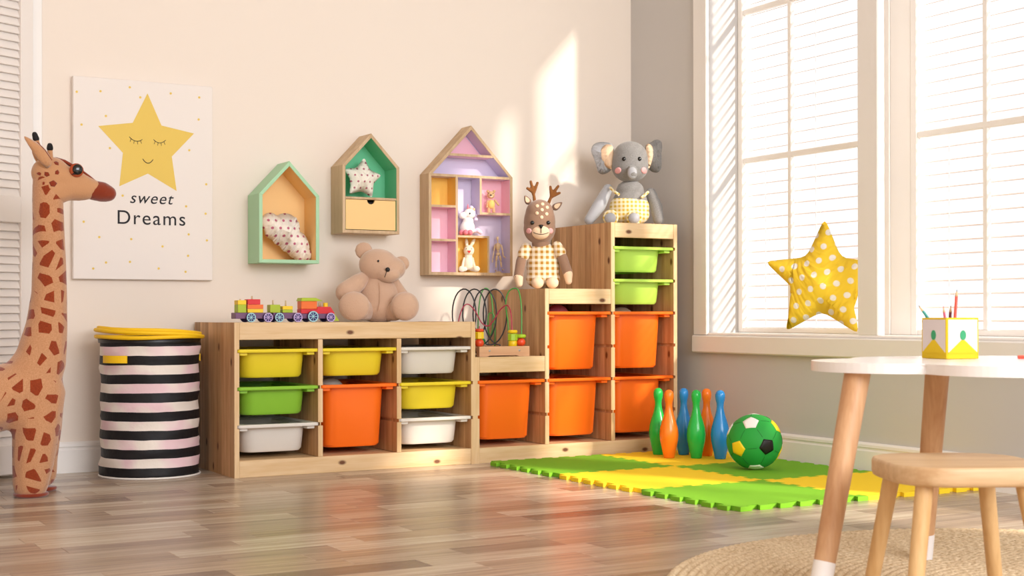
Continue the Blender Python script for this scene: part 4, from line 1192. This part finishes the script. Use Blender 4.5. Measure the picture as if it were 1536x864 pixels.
labs = {(0, 0): 'green foam puzzle tile against the stepped unit, at the left corner of the mat', (1, 0): 'yellow foam puzzle tile under the skittles',
        (0, 1): 'yellow foam puzzle tile on the left edge of the mat, between two green tiles', (1, 1): 'green foam puzzle tile under the football',
        (0, 2): 'green foam puzzle tile nearest to the camera, at the front corner of the mat', (1, 2): 'yellow foam puzzle tile behind the table legs, beside the right wall'}
for i in range(2):
    for j in range(3):
        top, bot, lef, rig = LN[('h', i, j)], LN[('h', i, j+1)], LN[('v', i, j)], LN[('v', i+1, j)]
        cor = lambda a, b_: Vector((MX0+a*T, MY0-b_*T))
        ring = top+[cor(i+1, j)]+rig[1:]+[cor(i+1, j+1)]+bot[1:][::-1]+[cor(i, j+1)]+lef[1:][::-1]
        if i == 1:                      # the right column is trimmed to meet the skirting
            ring = [Vector((min(p.x, XW-0.017), p.y)) for p in ring]
            rr_ = []
            for p in ring:
                if not rr_ or (p-rr_[-1]).length > 1e-4: rr_.append(p)
            ring = rr_
        cc = cor(i+0.5, j+0.5)
        g = 0.0006
        lo = [p-cc for p in ring]
        bm = B()
        k_ = 1-g*2/T
        prism(bm, [(p.x*k_, p.y*k_) for p in lo], 'z', 0, 0.013)
        bmesh.ops.bevel(bm, geom=[e for e in bm.edges if all(v.co.z > 0.012 for v in e.verts)], offset=0.0012, segments=1, affect='EDGES')
        o = obj('foam_tile', bm, M_FG if (i+j) % 2 == 0 else M_FY, None, loc=(cc.x, cc.y, 0.0002))
        tag(o, labs[(i, j)], 'play mat', 'foam puzzle tiles')

# ------------------------------------------------------------------ skittles and football on the mat
PINP = [(0.0, 0), (0.019, 0), (0.0205, 0.003), (0.027, 0.035), (0.0335, 0.066), (0.0352, 0.088), (0.033, 0.110), (0.0265, 0.135), (0.019, 0.158), (0.0142, 0.178), (0.0128, 0.192), (0.0135, 0.204), (0.0165, 0.216), (0.0182, 0.227), (0.0178, 0.237), (0.0145, 0.246), (0.008, 0.2515), (0.0, 0.253)]
PINM = {n: mat('skittle_'+n, c_, 0.22, 0.5) for n, c_ in dict(green=C(36, 190, 78), orange=C(255, 128, 30), blue=C(40, 140, 214)).items()}
pin_me = {}
for c_, x, y, lab in (('green', 1.612, -0.166, 'green plastic skittle at the left end, partly behind the front orange one'), ('orange', 1.572, -0.290, 'orange plastic skittle standing in front at the left'),
                      ('blue', 1.690, -0.222, 'blue plastic skittle in the back row, between two green ones'), ('green', 1.652, -0.350, 'green plastic skittle in the front row centre'),
                      ('orange', 1.742, -0.296, 'orange plastic skittle in the back row, behind the front green one'), ('blue', 1.712, -0.416, 'blue plastic skittle nearest to the football')):
    if c_ not in pin_me:
        bm = B(); n = 28
        loft(bm, [[(max(r, 0.0004)*math.cos(2*PI*k/n), max(r, 0.0004)*math.sin(2*PI*k/n), z) for k in range(n)] for r, z in PINP])
        o = obj('skittle', bm, PINM[c_], None, True); pin_me[c_] = o
    else:
        o = pin_me[c_].copy(); COL.objects.link(o)
    o.location = (x, y, 0.0135)
    tag(o, lab, 'skittle', 'toy skittles')
# football: truncated icosahedron blown up to a ball
phi = (1+5**0.5)/2
ico = [Vector(v).normalized() for v in ((0, 1, phi), (0, -1, phi), (0, 1, -phi), (0, -1, -phi), (1, phi, 0), (-1, phi, 0), (1, -phi, 0), (-1, -phi, 0), (phi, 0, 1), (-phi, 0, 1), (phi, 0, -1), (-phi, 0, -1))]
BR = 0.095
FB = thing('toy_football', 'green toy football with black, yellow and white pentagons on the mat', 'ball', (1.593, -0.755, 0.0138+BR))
vdir = Vector((1.593+1.517, -0.755+4.53, 0)).normalized()        # towards which the black and yellow patches are turned back
rdir = Vector((vdir.y, -vdir.x, 0)); zdir = Vector((0, 0, 1))
tgt = [rdir*0.458-zdir*0.096-vdir*0.884, -rdir*0.554-zdir*0.193-vdir*0.81, -rdir*0.169+zdir*0.723-vdir*0.67]
v0 = ico[0]; nb = [v for v in ico if abs(v.dot(v0)-1/5**0.5) < 1e-3]
best = None
for a in nb:
    for c_ in nb:
        if abs(a.dot(c_)-1/5**0.5) < 1e-3:
            def fr_(p, q):
                e1 = p.normalized(); e2 = (q-e1*q.dot(e1)).normalized(); return Matrix((e1, e2, e1.cross(e2))).transposed()
            Rm = fr_(tgt[0], tgt[1]) @ fr_(v0, a).transposed()
            e = (Rm @ c_-tgt[2]).length
            if best is None or e < best[0]: best = (e, Rm, v0, a, c_)
Rm = best[1]
bm = B(); ell(bm, (0, 0, 0), BR-0.0008, sub=5)
M_FBG = mat('football_green', C(40, 156, 62), 0.6, 0.3, bump=0.1, bscale=500)
M_SEAM = mat('football_seam', C(22, 92, 40), 0.8)
obj('hexagon_panels', bm, M_FBG, FB, True)
pc = {'black': C(20, 18, 20), 'yellow': C(248, 210, 30), 'white': C(244, 240, 236), 'pale': C(226, 232, 206)}
PM = {k: mat('pentagon_'+k, v, 0.45) for k, v in pc.items()}
order = ['white', 'yellow', 'pale', 'yellow', 'black', 'white', 'yellow', 'white', 'black', 'yellow', 'white', 'black']
for i, q in enumerate(ico):
    d = Rm @ q
    ck = order[i]
    if q is best[2]: ck = 'black'
    elif q is best[3]: ck = 'yellow'
    elif q is best[4]: ck = 'white'
    elif d.z < -0.6: ck = 'pale'
    elif d.dot(rdir) > 0.75: ck = 'yellow'
    elif d.dot(rdir) < -0.75: ck = 'white'
    nbs = [Rm @ u for u in ico if abs(u.dot(q)-1/5**0.5) < 1e-3]
    e1 = (nbs[0]-d*nbs[0].dot(d)).normalized(); e2 = d.cross(e1)
    cs = [(d*math.cos(0.305)+(e1*math.cos(a)+e2*math.sin(a))*math.sin(0.305)).normalized() for a in [2*PI*k/5 for k in range(5)]]
    bm = B()
    rings = []
    for f, rr_ in ((1.0, BR-0.001), (1.0, BR+0.0007), (0.7, BR+0.0010), (0.35, BR+0.0011)):
        L = []
        for k in range(5):
            for s in range(5):
                p = cs[k].lerp(cs[(k+1) % 5], s/5)
                L.append(d.lerp(p, f).normalized()*rr_)
        rings.append(L)
    loft(bm, rings)
    obj('pentagon_patch', bm, PM[ck], FB, True)
for i, q in enumerate(ico):
    for u in ico[i+1:]:
        if abs(u.dot(q)-1/5**0.5) < 1e-3:
            a, c_ = Rm @ q, Rm @ u
            pts = [(a.lerp(c_, s)).normalized()*(BR-0.0004) for s in (0.36, 0.43, 0.5, 0.57, 0.64)]
            obj('stitched_seam', tube(B(), pts, 0.0007, 5), M_SEAM, FB)

# ------------------------------------------------------------------ striped laundry basket
LB = thing('laundry_basket', 'black and white striped fabric basket with yellow rim hoops beside the low unit', 'basket', (-0.212, 0.262, 0.0))
M_BSK = mat('striped_fabric', C(240, 226, 222), 0.55, 0.3)
b = NB(M_BSK)
x = b.xyz(b.obj())
ang_ = b.math('ARCTAN2', x[1], x[0])
wob = b.math('MULTIPLY', b.math('SUBTRACT', b.noise(b.obj(), 9, 2), 0.5), 0.007)
zz = b.math('ADD', x[2], wob)
fr_ = b.math('FRACT', b.math('DIVIDE', b.math('ADD', zz, -0.006), 0.0622))
blk = b.math('LESS_THAN', fr_, 0.5)
pk = b.mix(b.step(b.noise(b.obj(), 7, 2), 0.45, 0.6), C(238, 228, 218), C(232, 200, 206))
b.l(b.mix(blk, pk, C(24, 23, 26)), b.p.inputs['Base Color'])
b.bump(b.noise(b.obj(), 22, 4), 0.35, 0.012)
BH = 0.462
bm = B()
n = 56
loops = []
rb = random.Random(5)
lv = 34
for k in range(lv+1):
    z = 0.001+(BH-0.001)*k/lv
    L = []
    for a_ in range(n):
        a = 2*PI*a_/n
        spiral = 0.0045*math.exp(-((((z-0.05-a/(2*PI)*0.16) % 0.16)-0.08)/0.010)**2)
        r = 0.166-0.003*math.sin(PI*z/BH)+0.0022*math.sin(5*a+z*30)*math.sin(z*26)+0.002*math.sin(3*a-z*50)+spiral
        L.append((r*math.cos(a), r*math.sin(a), z))
    loops.append(L)
inner = [[(p[0]*0.97, p[1]*0.97, p[2]) for p in L] for L in loops[::-1][:-1]]
loft(bm, loops+inner)
obj('striped_wall', bm, M_BSK, LB, True)
bm = B()
for a_ in range(1):
    pts = [(0.1675*math.cos(2*PI*k/40), 0.1675*math.sin(2*PI*k/40), 0.0035) for k in range(41)]
    tube(bm, pts, 0.0035, 8, False)
obj('white_base_piping', bm, mat('white_piping', C(236, 230, 224), 0.6), LB, True)
M_RIM = mat('yellow_binding', C(248, 200, 28), 0.55, 0.3, bump=0.2, bscale=40)
for dz, rx, tilt, nm in ((0.472, 0.177, 0.0, 'rim_hoop'), (0.484, 0.178, 0.035, 'rim_hoop'), (0.493, 0.168, 0.03, 'rim_hoop')):
    pts = []
    for k in range(49):
        a = 2*PI*k/48
        pts.append((rx*math.cos(a), rx*math.sin(a), dz+tilt*-0.3*math.cos(a)+0.002*math.sin(3*a+dz*50)))
    obj(nm, tube(B(), pts, 0.0068, 8, False), M_RIM, LB, True)
bm = B(); lathe(bm, [(0.1695, 0.452), (0.1725, 0.474), (0.168, 0.474), (0.165, 0.452)], 48, cap=False); obj('rim_band', bm, M_BLACK, LB, True)
for a0, nm in ((math.radians(212), 'handle'), (math.radians(14), 'handle')):
    bm = B()
    L0 = []
    for k in range(13):
        a = a0+(k/12-0.5)*0.62
        rr_ = 0.172+0.012*math.sin(PI*k/12)
        c0 = Vector((rr_*math.cos(a), rr_*math.sin(a), 0.399))
        o_ = Vector((math.cos(a), math.sin(a), 0))*0.0022
        L0.append([c0-o_-Vector((0, 0, 0.0125)), c0+o_-Vector((0, 0, 0.0125)), c0+o_+Vector((0, 0, 0.0125)), c0-o_+Vector((0, 0, 0.0125))])
    loft(bm, L0); obj(nm, bm, M_RIM, LB, False)

# ------------------------------------------------------------------ giraffe, drawn along its side (x) at about y = -0.1
M_GIR = mat('giraffe_plush', C(214, 152, 104), 0.95, 0.1, sheen=0.5)
b = NB(M_GIR)
v = b.n('ShaderNodeTexVoronoi', feature='DISTANCE_TO_EDGE'); v.inputs['Scale'].default_value = 21; v.inputs['Randomness'].default_value = 0.85
nv = b.n('ShaderNodeTexNoise'); b.l(b.obj(), nv.inputs['Vector']); nv.inputs['Scale'].default_value = 30
b.l(b.mapping(b.obj(), (1, 0.75, 0.9)), v.inputs['Vector'])
fine = b.noise(b.obj(), 260, 3)
c1 = b.mix(b.step(fine, 0.3, 0.7), C(186, 132, 92), C(204, 152, 112))
c2 = b.mix(b.step(fine, 0.3, 0.7), C(130, 50, 22), C(152, 64, 30))
zz = b.xyz(b.obj())[2]
spot = b.step(v.outputs['Distance'], 0.205, 0.22)
b.l(b.mix(spot, c1, c2), b.p.inputs['Base Color'])
b.bump(b.noise(b.obj(), 300, 3), 0.3, 0.004)
M_GTAN = mat('giraffe_plain_plush', C(198, 146, 104), 0.95, 0.1, sheen=0.5, bump=0.3, bscale=300)
M_GBRN = mat('giraffe_brown_plush', C(134, 52, 28), 0.95, 0.1, sheen=0.5, bump=0.3, bscale=300)
GI = thing('plush_giraffe', 'tall plush giraffe with rust brown spots standing at the left by the door', 'soft toy', (-0.705, -0.09, 0.0))
def gf(px, py, y=0.0): return (-0.062+(px-0)*0.00203-0.0, y, 1.068-(py-215)*0.00203)
bm = B()
chain(bm, [(gf(72, 255), 0.046), (gf(72, 300), 0.048), (gf(74, 380), 0.051), (gf(74, 440), 0.055), (gf(70, 490), 0.064)], 9)
chain(bm, [(gf(70, 490), 0.064), (gf(60, 545), 0.080), (gf(40, 585), 0.095), (gf(-10, 598), 0.105), (gf(-90, 600), 0.110), (gf(-140, 600), 0.095)], 9)
chain(bm, [(gf(58, 590, -0.02), 0.078), (gf(51, 640, -0.04), 0.072), (gf(46, 690, -0.048), 0.063), (gf(42, 722, -0.05), 0.054)], 9)
chain(bm, [(gf(66, 590, 0.03), 0.07), (gf(72, 640, 0.06), 0.056), (gf(72, 690, 0.075), 0.046), (gf(73, 716, 0.078), 0.042)], 9)
for yy in (-0.05, 0.06):
    chain(bm, [(gf(-140, 600, yy*0.5), 0.085), (gf(-150, 660, yy), 0.065), (gf(-150, 720, yy), 0.052)], 9)
plush('body', bm, M_GIR, GI, 0.008, 8)
bm = B()
ell(bm, gf(76, 258), (0.058, 0.048, 0.052)); chain(bm, [(gf(72, 285), 0.046), (gf(78, 262), 0.050), (gf(105, 268), 0.043), (gf(132, 278), 0.034), (gf(145, 281), 0.029)], 8); chain(bm, [(gf(80, 285), 0.046), (gf(100, 277), 0.044), (gf(125, 280), 0.036)], 8)
hd = plush('head', bm, M_GTAN, GI, 0.006, 5)
bm = B(); chain(bm, [(gf(139, 281), 0.0315), (gf(152, 282.5), 0.0325), (gf(162, 285), 0.026)], 6); plush('snout', bm, M_GBRN, hd, 0.005, 3)
# brown forelock stripe over the top of the head
bm = B()
L0 = []
for px, py in ((74, 234.5), (85, 234), (97, 237), (110, 243.5), (122, 250.5), (134, 259), (143, 266)):
    c0 = Vector(gf(px, py)); L0.append([c0+Vector((0.002, -0.012, -0.010)), c0+Vector((0, -0.008, -0.001)), c0+Vector((0, 0, 0.002)), c0+Vector((0, 0.008, -0.001)), c0+Vector((0.002, 0.012, -0.010))])
loft(bm, L0, closed=True); obj('mane_stripe', bm, M_GBRN, hd, True)
tree = bvh(hd)
def hspot(px, py, r):
    """irregular brown patch laid on the curved side of the head"""
    cx_, _, cz_ = gf(px, py)
    rad = [r*(0.7+0.5*random.random()) for _ in range(5)]; a0 = random.random()
    cs = [(rad[i]*math.cos(2*PI*i/5+a0), rad[i]*math.sin(2*PI*i/5+a0)) for i in range(5)]
    ring = []
    for i in range(5):
        p, q = cs[i], cs[(i+1) % 5]
        ring += [(p[0]+(q[0]-p[0])*s/3, p[1]+(q[1]-p[1])*s/3) for s in range(3)]
    patch(tree, 'head_spot', M_GBRN, hd, cx_, cz_, ring)
for px, py, r in ((81, 244, 0.009), (81, 258.5, 0.0095), (66, 262, 0.009), (56, 261, 0.006), (61, 275, 0.008), (75, 276, 0.013)): hspot(px, py, r)
for s in (-1, 1):
    c0 = gf(110, 253.5, s*0.0405)
    bm = B(); ell(bm, c0, (0.0215, 0.0075, 0.0215), (0, 0, 0)); e_ = obj('eye_patch', bm, mat('rust_felt', C(166, 72, 36), 0.9), hd, True)
    bm = B(); ell(bm, (c0[0]+0.002, c0[1]+s*0.0055, c0[2]+0.002), (0.0155, 0.0065, 0.0165)); obj('eye', bm, M_EYE, e_, True)
    bm = B()
    for k in range(3):
        tube(bm, [(c0[0]-0.010+0.004*k, c0[1]+s*0.010, c0[2]-0.011), (c0[0]-0.0175+0.005*k, c0[1]+s*0.0135, c0[2]-0.0145)], 0.0012, 5)
    obj('eyelashes', bm, M_BLACK, e_)
for (a, c_), y0 in ((((64, 232), (57.5, 206)), 0.02), (((73, 237), (72, 222)), -0.024)):
    bm = B(); chain(bm, [(gf(*a, y0), 0.0105), (gf(*c_, y0*1.3), 0.0085)], 6); h_ = plush('horn', bm, M_GTAN, hd, 0.004, 2)
    bm = B(); d_ = (c_[0]-(a[0]-c_[0])*0.3, c_[1]-(a[1]-c_[1])*0.28); chain(bm, [(gf(*c_, y0*1.3), 0.0105), (gf(*d_, y0*1.4), 0.0085)], 5); plush('horn_tip', bm, M_BLACKFELT, h_, 0.003, 2)
def gear(y0, pts, tilt):
    P_ = [(gf(*p)[0], gf(*p)[2]) for p in pts]; q = []
    for i in range(len(P_)):
        a, c_ = P_[i], P_[(i+1) % len(P_)]
        q += [(a[0]+(c_[0]-a[0])*k/4, a[1]+(c_[1]-a[1])*k/4) for k in range(4)]
    for _ in range(2): q = [((a[0]+2*b_[0]+c_[0])/4, (a[1]+2*b_[1]+c_[1])/4) for a, b_, c_ in zip(q[-1:]+q[:-1], q, q[1:]+q[:1])]
    o = pillow('ear', q, 0.022, M_GTAN, hd); o.location = (0, y0, 0)
    return o
e1_ = gear(-0.050, [(30, 205), (46, 212), (60, 221), (71, 234), (73, 247), (67, 254), (56, 246), (45, 230)], 0)
gear(0.046, [(52, 222), (60, 226), (68, 232), (74, 241), (72, 250), (64, 246), (57, 236)], 0)
obj('ear_fold', tube(B(), [gf(46, 218, -0.0605), gf(57, 230, -0.0625), gf(67, 244, -0.061)], 0.0012, 6), M_GBRN, e1_)
for px, yy in ((42.5, -0.052), (73.5, 0.078), (-150, -0.05), (-150, 0.06)):
    r_ = 0.051 if px < 60 else 0.039
    bm = B(); lathe(bm, [(r_*0.86, 0.0), (r_*0.98, 0.004), (r_*1.0, 0.009), (r_*0.97, 0.012)], 28, (gf(px, 0)[0], yy, 0)); obj('sole', bm, M_GBRN, GI, True)

# ------------------------------------------------------------------ braided round rug, table, stool
M_JUTE = mat('jute_braid', C(206, 172, 132), 0.95, 0.1)
b = NB(M_JUTE)
b.l(b.mix(b.step(b.noise(b.obj(), 120, 4), 0.3, 0.7), C(198, 168, 130), C(240, 218, 184)), b.p.inputs['Base Color'])
b.bump(b.noise(b.obj(), 500, 3), 0.5, 0.003)
RC = (0.783, -2.689); RR = 0.785
RG = thing('round_rug', 'round braided jute rug under the white table', 'rug', (RC[0], RC[1], 0.0))
bm = B()
bw = 0.0195
r = RR-bw/2
while r > 0.012:
    n = max(24, int(2*PI*r/0.0075))
    nb_ = max(6, int(2*PI*r/0.046))
    loops = []
    for k in range(n):
        a = 2*PI*k/n
        ph = a*nb_
        L = []
        for j in range(6):
            u = j/5*2-1
            h = 0.0090*math.sqrt(max(0, 1-(u*0.97)**2))
            h *= 0.55+0.50*abs(math.sin(ph/1.0+(1.3 if u > 0 else -1.3)*abs(u)+(0 if u > 0 else PI/2)))
            rad = r+u*bw/2*(0.97+0.05*math.sin(ph))
            L.append((rad*math.cos(a), rad*math.sin(a), 0.0007+h))
        loops.append(L)
    loops.append(loops[0])
    vs = [[bm.verts.new(p) for p in L] for L in loops[:-1]]
    for k in range(n):
        for j in range(5):
            bm.faces.new((vs[k][j], vs[(k+1) % n][j], vs[(k+1) % n][j+1], vs[k][j+1]))
    r -= bw
o = obj('braid', bm, M_JUTE, RG, True)
bm = B(); lathe(bm, [(RR-0.01, 0.0002), (RR-0.01, 0.003)], 64); obj('backing', bm, M_JUTE, RG)

def leg_taper(name, m_, parent, p0, r0, p1, r1, sock=None):
    bm = B(); tube(bm, [p0, Vector(p0).lerp(Vector(p1), 0.5), p1], [r0, (r0+r1)/2, r1], 24)
    o = obj(name, bm, m_, parent, True); md = o.modifiers.new('e', 'EDGE_SPLIT'); md.split_angle = 0.8
    if sock:
        a = Vector(p1).lerp(Vector(p0), sock); rs = r1+(r0-r1)*sock
        bm = B(); tube(bm, [a, Vector(p1)-(a-Vector(p1)).normalized()*0.0015], [rs+0.0006, r1+0.0006], 24)
        s_ = obj('white_foot', bm, M_WHITE, o, True); md = s_.modifiers.new('e', 'EDGE_SPLIT'); md.split_angle = 0.8
    return o
TZ = 0.45
TCX, TCY = 0.765, -2.535
FZ = 0.0098
TBL = thing('play_table', 'low white cloud topped table with three wooden legs dipped in white', 'table', (TCX, TCY, 0.0))
lob = []
fwd2 = Vector((-0.4955, -0.8686)); rgt2 = Vector((0.8686, -0.4955))
for rx, fz, r in ((-0.205, 0.00, 0.175), (-0.03, 0.17, 0.17), (0.26, 0.17, 0.20), (0.34, -0.08, 0.18), (0.10, -0.20, 0.15), (-0.09, -0.15, 0.17), (0.08, 0.0, 0.26)):
    c_ = rgt2*rx+fwd2*fz; lob.append((c_.x, c_.y, r))
pts = []
for k in range(160):
    a = 2*PI*k/160; dx, dy = math.cos(a), math.sin(a); bst = 0.1
    for qx, qy, r in lob:
        pr_ = qx*dx+qy*dy; h2 = r*r-(qx*qx+qy*qy-pr_*pr_)
        if h2 > 0: bst = max(bst, pr_+math.sqrt(h2))
    pts.append((bst*dx, bst*dy))
bm = B(); prism(bm, pts, 'z', TZ-0.020, TZ)
bmesh.ops.bevel(bm, geom=[e for e in bm.edges if abs(e.verts[0].co.z-e.verts[1].co.z) < 1e-6], offset=0.003, segments=2, affect='EDGES')
obj('cloud_top', bm, M_WHITE, TBL)
def tl(x, y, z): return (x-TCX, y-TCY, z)
leg_taper('leg', M_BEECH, TBL, tl(0.452, -2.457, TZ-0.02), 0.0255, tl(0.340, -2.470, FZ), 0.0205, 0.135)
leg_taper('leg', M_BEECH, TBL, tl(0.762, -2.372, TZ-0.02), 0.0255, tl(0.795, -2.296, FZ), 0.0205, 0.135)
leg_taper('leg', M_BEECH, TBL, tl(0.93, -2.74, TZ-0.02), 0.0255, tl(1.0, -2.83, FZ), 0.0205, 0.135)
box('mounting_plate', M_BLACK, TBL, 0.440-TCX, 0.486-TCX, -2.475-TCY, -2.43-TCY, TZ-0.0225, TZ-0.0195, 0)

ST = thing('wooden_stool', 'small pale wooden stool with four round legs in front of the table', 'stool', (0.0, 0.0, 0.0))
def cz(L, Z): return (-1.517+0.4955*Z+0.8686*L, -4.53+0.8686*Z-0.4955*L)
SC = cz(0.798, 2.525); SZ = 0.283
ST.location = (SC[0], SC[1], 0); ST.rotation_euler = (0, 0, math.radians(-27))
bm = B()
rrp = rrect(0.272, 0.272, 0.09, 0, 0, 10)
loft(bm, [[(p[0]*0.95, p[1]*0.95, SZ-0.034) for p in rrp], [(p[0]*0.985, p[1]*0.985, SZ-0.031) for p in rrp], [(p[0], p[1], SZ-0.024) for p in rrp], [(p[0], p[1], SZ-0.006) for p in rrp], [(p[0]*0.985, p[1]*0.985, SZ-0.001) for p in rrp], [(p[0]*0.96, p[1]*0.96, SZ) for p in rrp], [(p[0]*0.5, p[1]*0.5, SZ-0.001) for p in rrp]])
obj('seat', bm, M_STOOL, ST, True)
for sx in (-1, 1):
    for sy in (-1, 1):
        leg_taper('leg', M_STOOLLEG, ST, (sx*0.088, sy*0.088, SZ-0.033), 0.0155, (sx*0.123, sy*0.123, FZ), 0.0135)

# ------------------------------------------------------------------ pencil box and pencils on the table
PB = thing('pencil_box', 'square yellow pencil box with white faces and green ovals on the table', 'pencil box', (0.785, -2.385, TZ+0.0005), rz=math.radians(-98.7))
PBW, PBH = 0.083, 0.087
M_PBY = mat('yellow_felt', C(226, 190, 30), 0.8); M_PBW = mat('white_felt', C(222, 210, 208), 0.8); M_PBG = mat('green_felt', C(62, 156, 106), 0.8)
h_ = PBW/2
bm = B()
for a0, a1, b0, b1 in ((-h_, h_, -h_, -h_+0.003), (-h_, h_, h_-0.003, h_), (-h_, -h_+0.003, -h_+0.003, h_-0.003), (h_-0.003, h_, -h_+0.003, h_-0.003)):
    bx(bm, a0, a1, b0, b1, 0, PBH, 0.0008, 1)
bx(bm, -h_+0.002, h_-0.002, -h_+0.002, h_-0.002, 0, 0.003)
obj('box_walls', bm, M_PBY, PB)
for k in range(4):
    Rz = Matrix.Rotation(k*PI/2, 4, 'Z')
    bm = B(); prism(bm, [(-h_+0.004, 0.014), (h_-0.004, 0.014), (h_-0.004, PBH-0.004), (-h_+0.004, PBH-0.004)], 'y', -h_-0.0006, -h_+0.0005); bm.transform(Rz); fp = obj('white_panel', bm, M_PBW, PB)
    bm = B(); prism(bm, [(-h_+0.003, 0.012), (h_-0.003, 0.012), (0.0, 0.043)], 'y', -h_-0.0014, -h_-0.0004); bm.transform(Rz); obj('yellow_triangle', bm, M_PBY, fp)
    bm = B(); prism(bm, [(0.0075*math.cos(2*PI*j/20), 0.050+0.0105*math.sin(2*PI*j/20)) for j in range(20)], 'y', -h_-0.0018, -h_-0.0006); bm.transform(Rz); obj('green_oval', bm, M_PBG, fp)
PENC = {n: mat('pencil_'+n, c_, 0.35) for n, c_ in dict(teal=C(54, 146, 136), pink=C(214, 92, 120), maroon=C(120, 28, 40), red=C(226, 86, 66))
.items()}
M_LEADW = mat('pencil_sharpened_wood', C(222, 184, 140), 0.7)
rg3, vw3 = Vector((0.802, -0.597, 0)), Vector((0.597, 0.802, 0))
def pencil(c_, base, tip, label, lead=None, r=0.0034):
    d = Vector(tip)-Vector(base); L = d.length
    t = thing('pencil', label, 'pencil', base, group='pencils on the table')
    t.rotation_euler = d.to_track_quat('Z', 'Y').to_euler()
    bm = B(); lathe(bm, [(r, 0), (r, L-0.016)], 6); obj('barrel', bm, PENC[c_], t)
    bm = B(); lathe(bm, [(r*0.98, L-0.016), (r*0.35, L-0.005)], 12); obj('sharpened_cone', bm, M_LEADW, t, True)
    bm = B(); lathe(bm, [(r*0.36, L-0.0051), (0.0002, L)], 8); obj('lead', bm, lead or PENC[c_], t, True)
pb = Vector((0.785, -2.385, TZ+0.004))
def pt(rx, dep, z): return pb+rg3*rx+vw3*dep+Vector((0, 0, z))
s2 = 2106/2.985
GRAPH = mat('graphite', C(90, 90, 96), 0.5)
pencil('teal', pt(0.012, 0.012, 0.004), pt((1384.5-1429)/s2, 0.018, (536-457.5)/s2), 'teal pencil leaning to the left in the pencil box', GRAPH)
pencil('pink', pt(-0.0025, -0.014, 0.004), pt((1420.5-1429)/s2, 0.010, (536-458.5)/s2), 'pink pencil in the middle of the pencil box, its tip just above the rim', None, 0.003)
pencil('maroon', pt(-0.002, 0.012, 0.004), pt((1433-1429)/s2, 0.020, (536-458)/s2), 'dark red pencil beside the tall red one in the pencil box')
pencil('red', pt(0.004, -0.006, 0.004), pt((1440.5-1429)/s2, 0.008, (536-434)/s2), 'tall red pencil standing highest in the pencil box', GRAPH, 0.0036)
pencil('red', (0.868, -2.494, TZ+0.0046), (1.02, -2.60, TZ+0.0046), 'red pencil lying on the white table near the right picture edge', None, 0.0044)
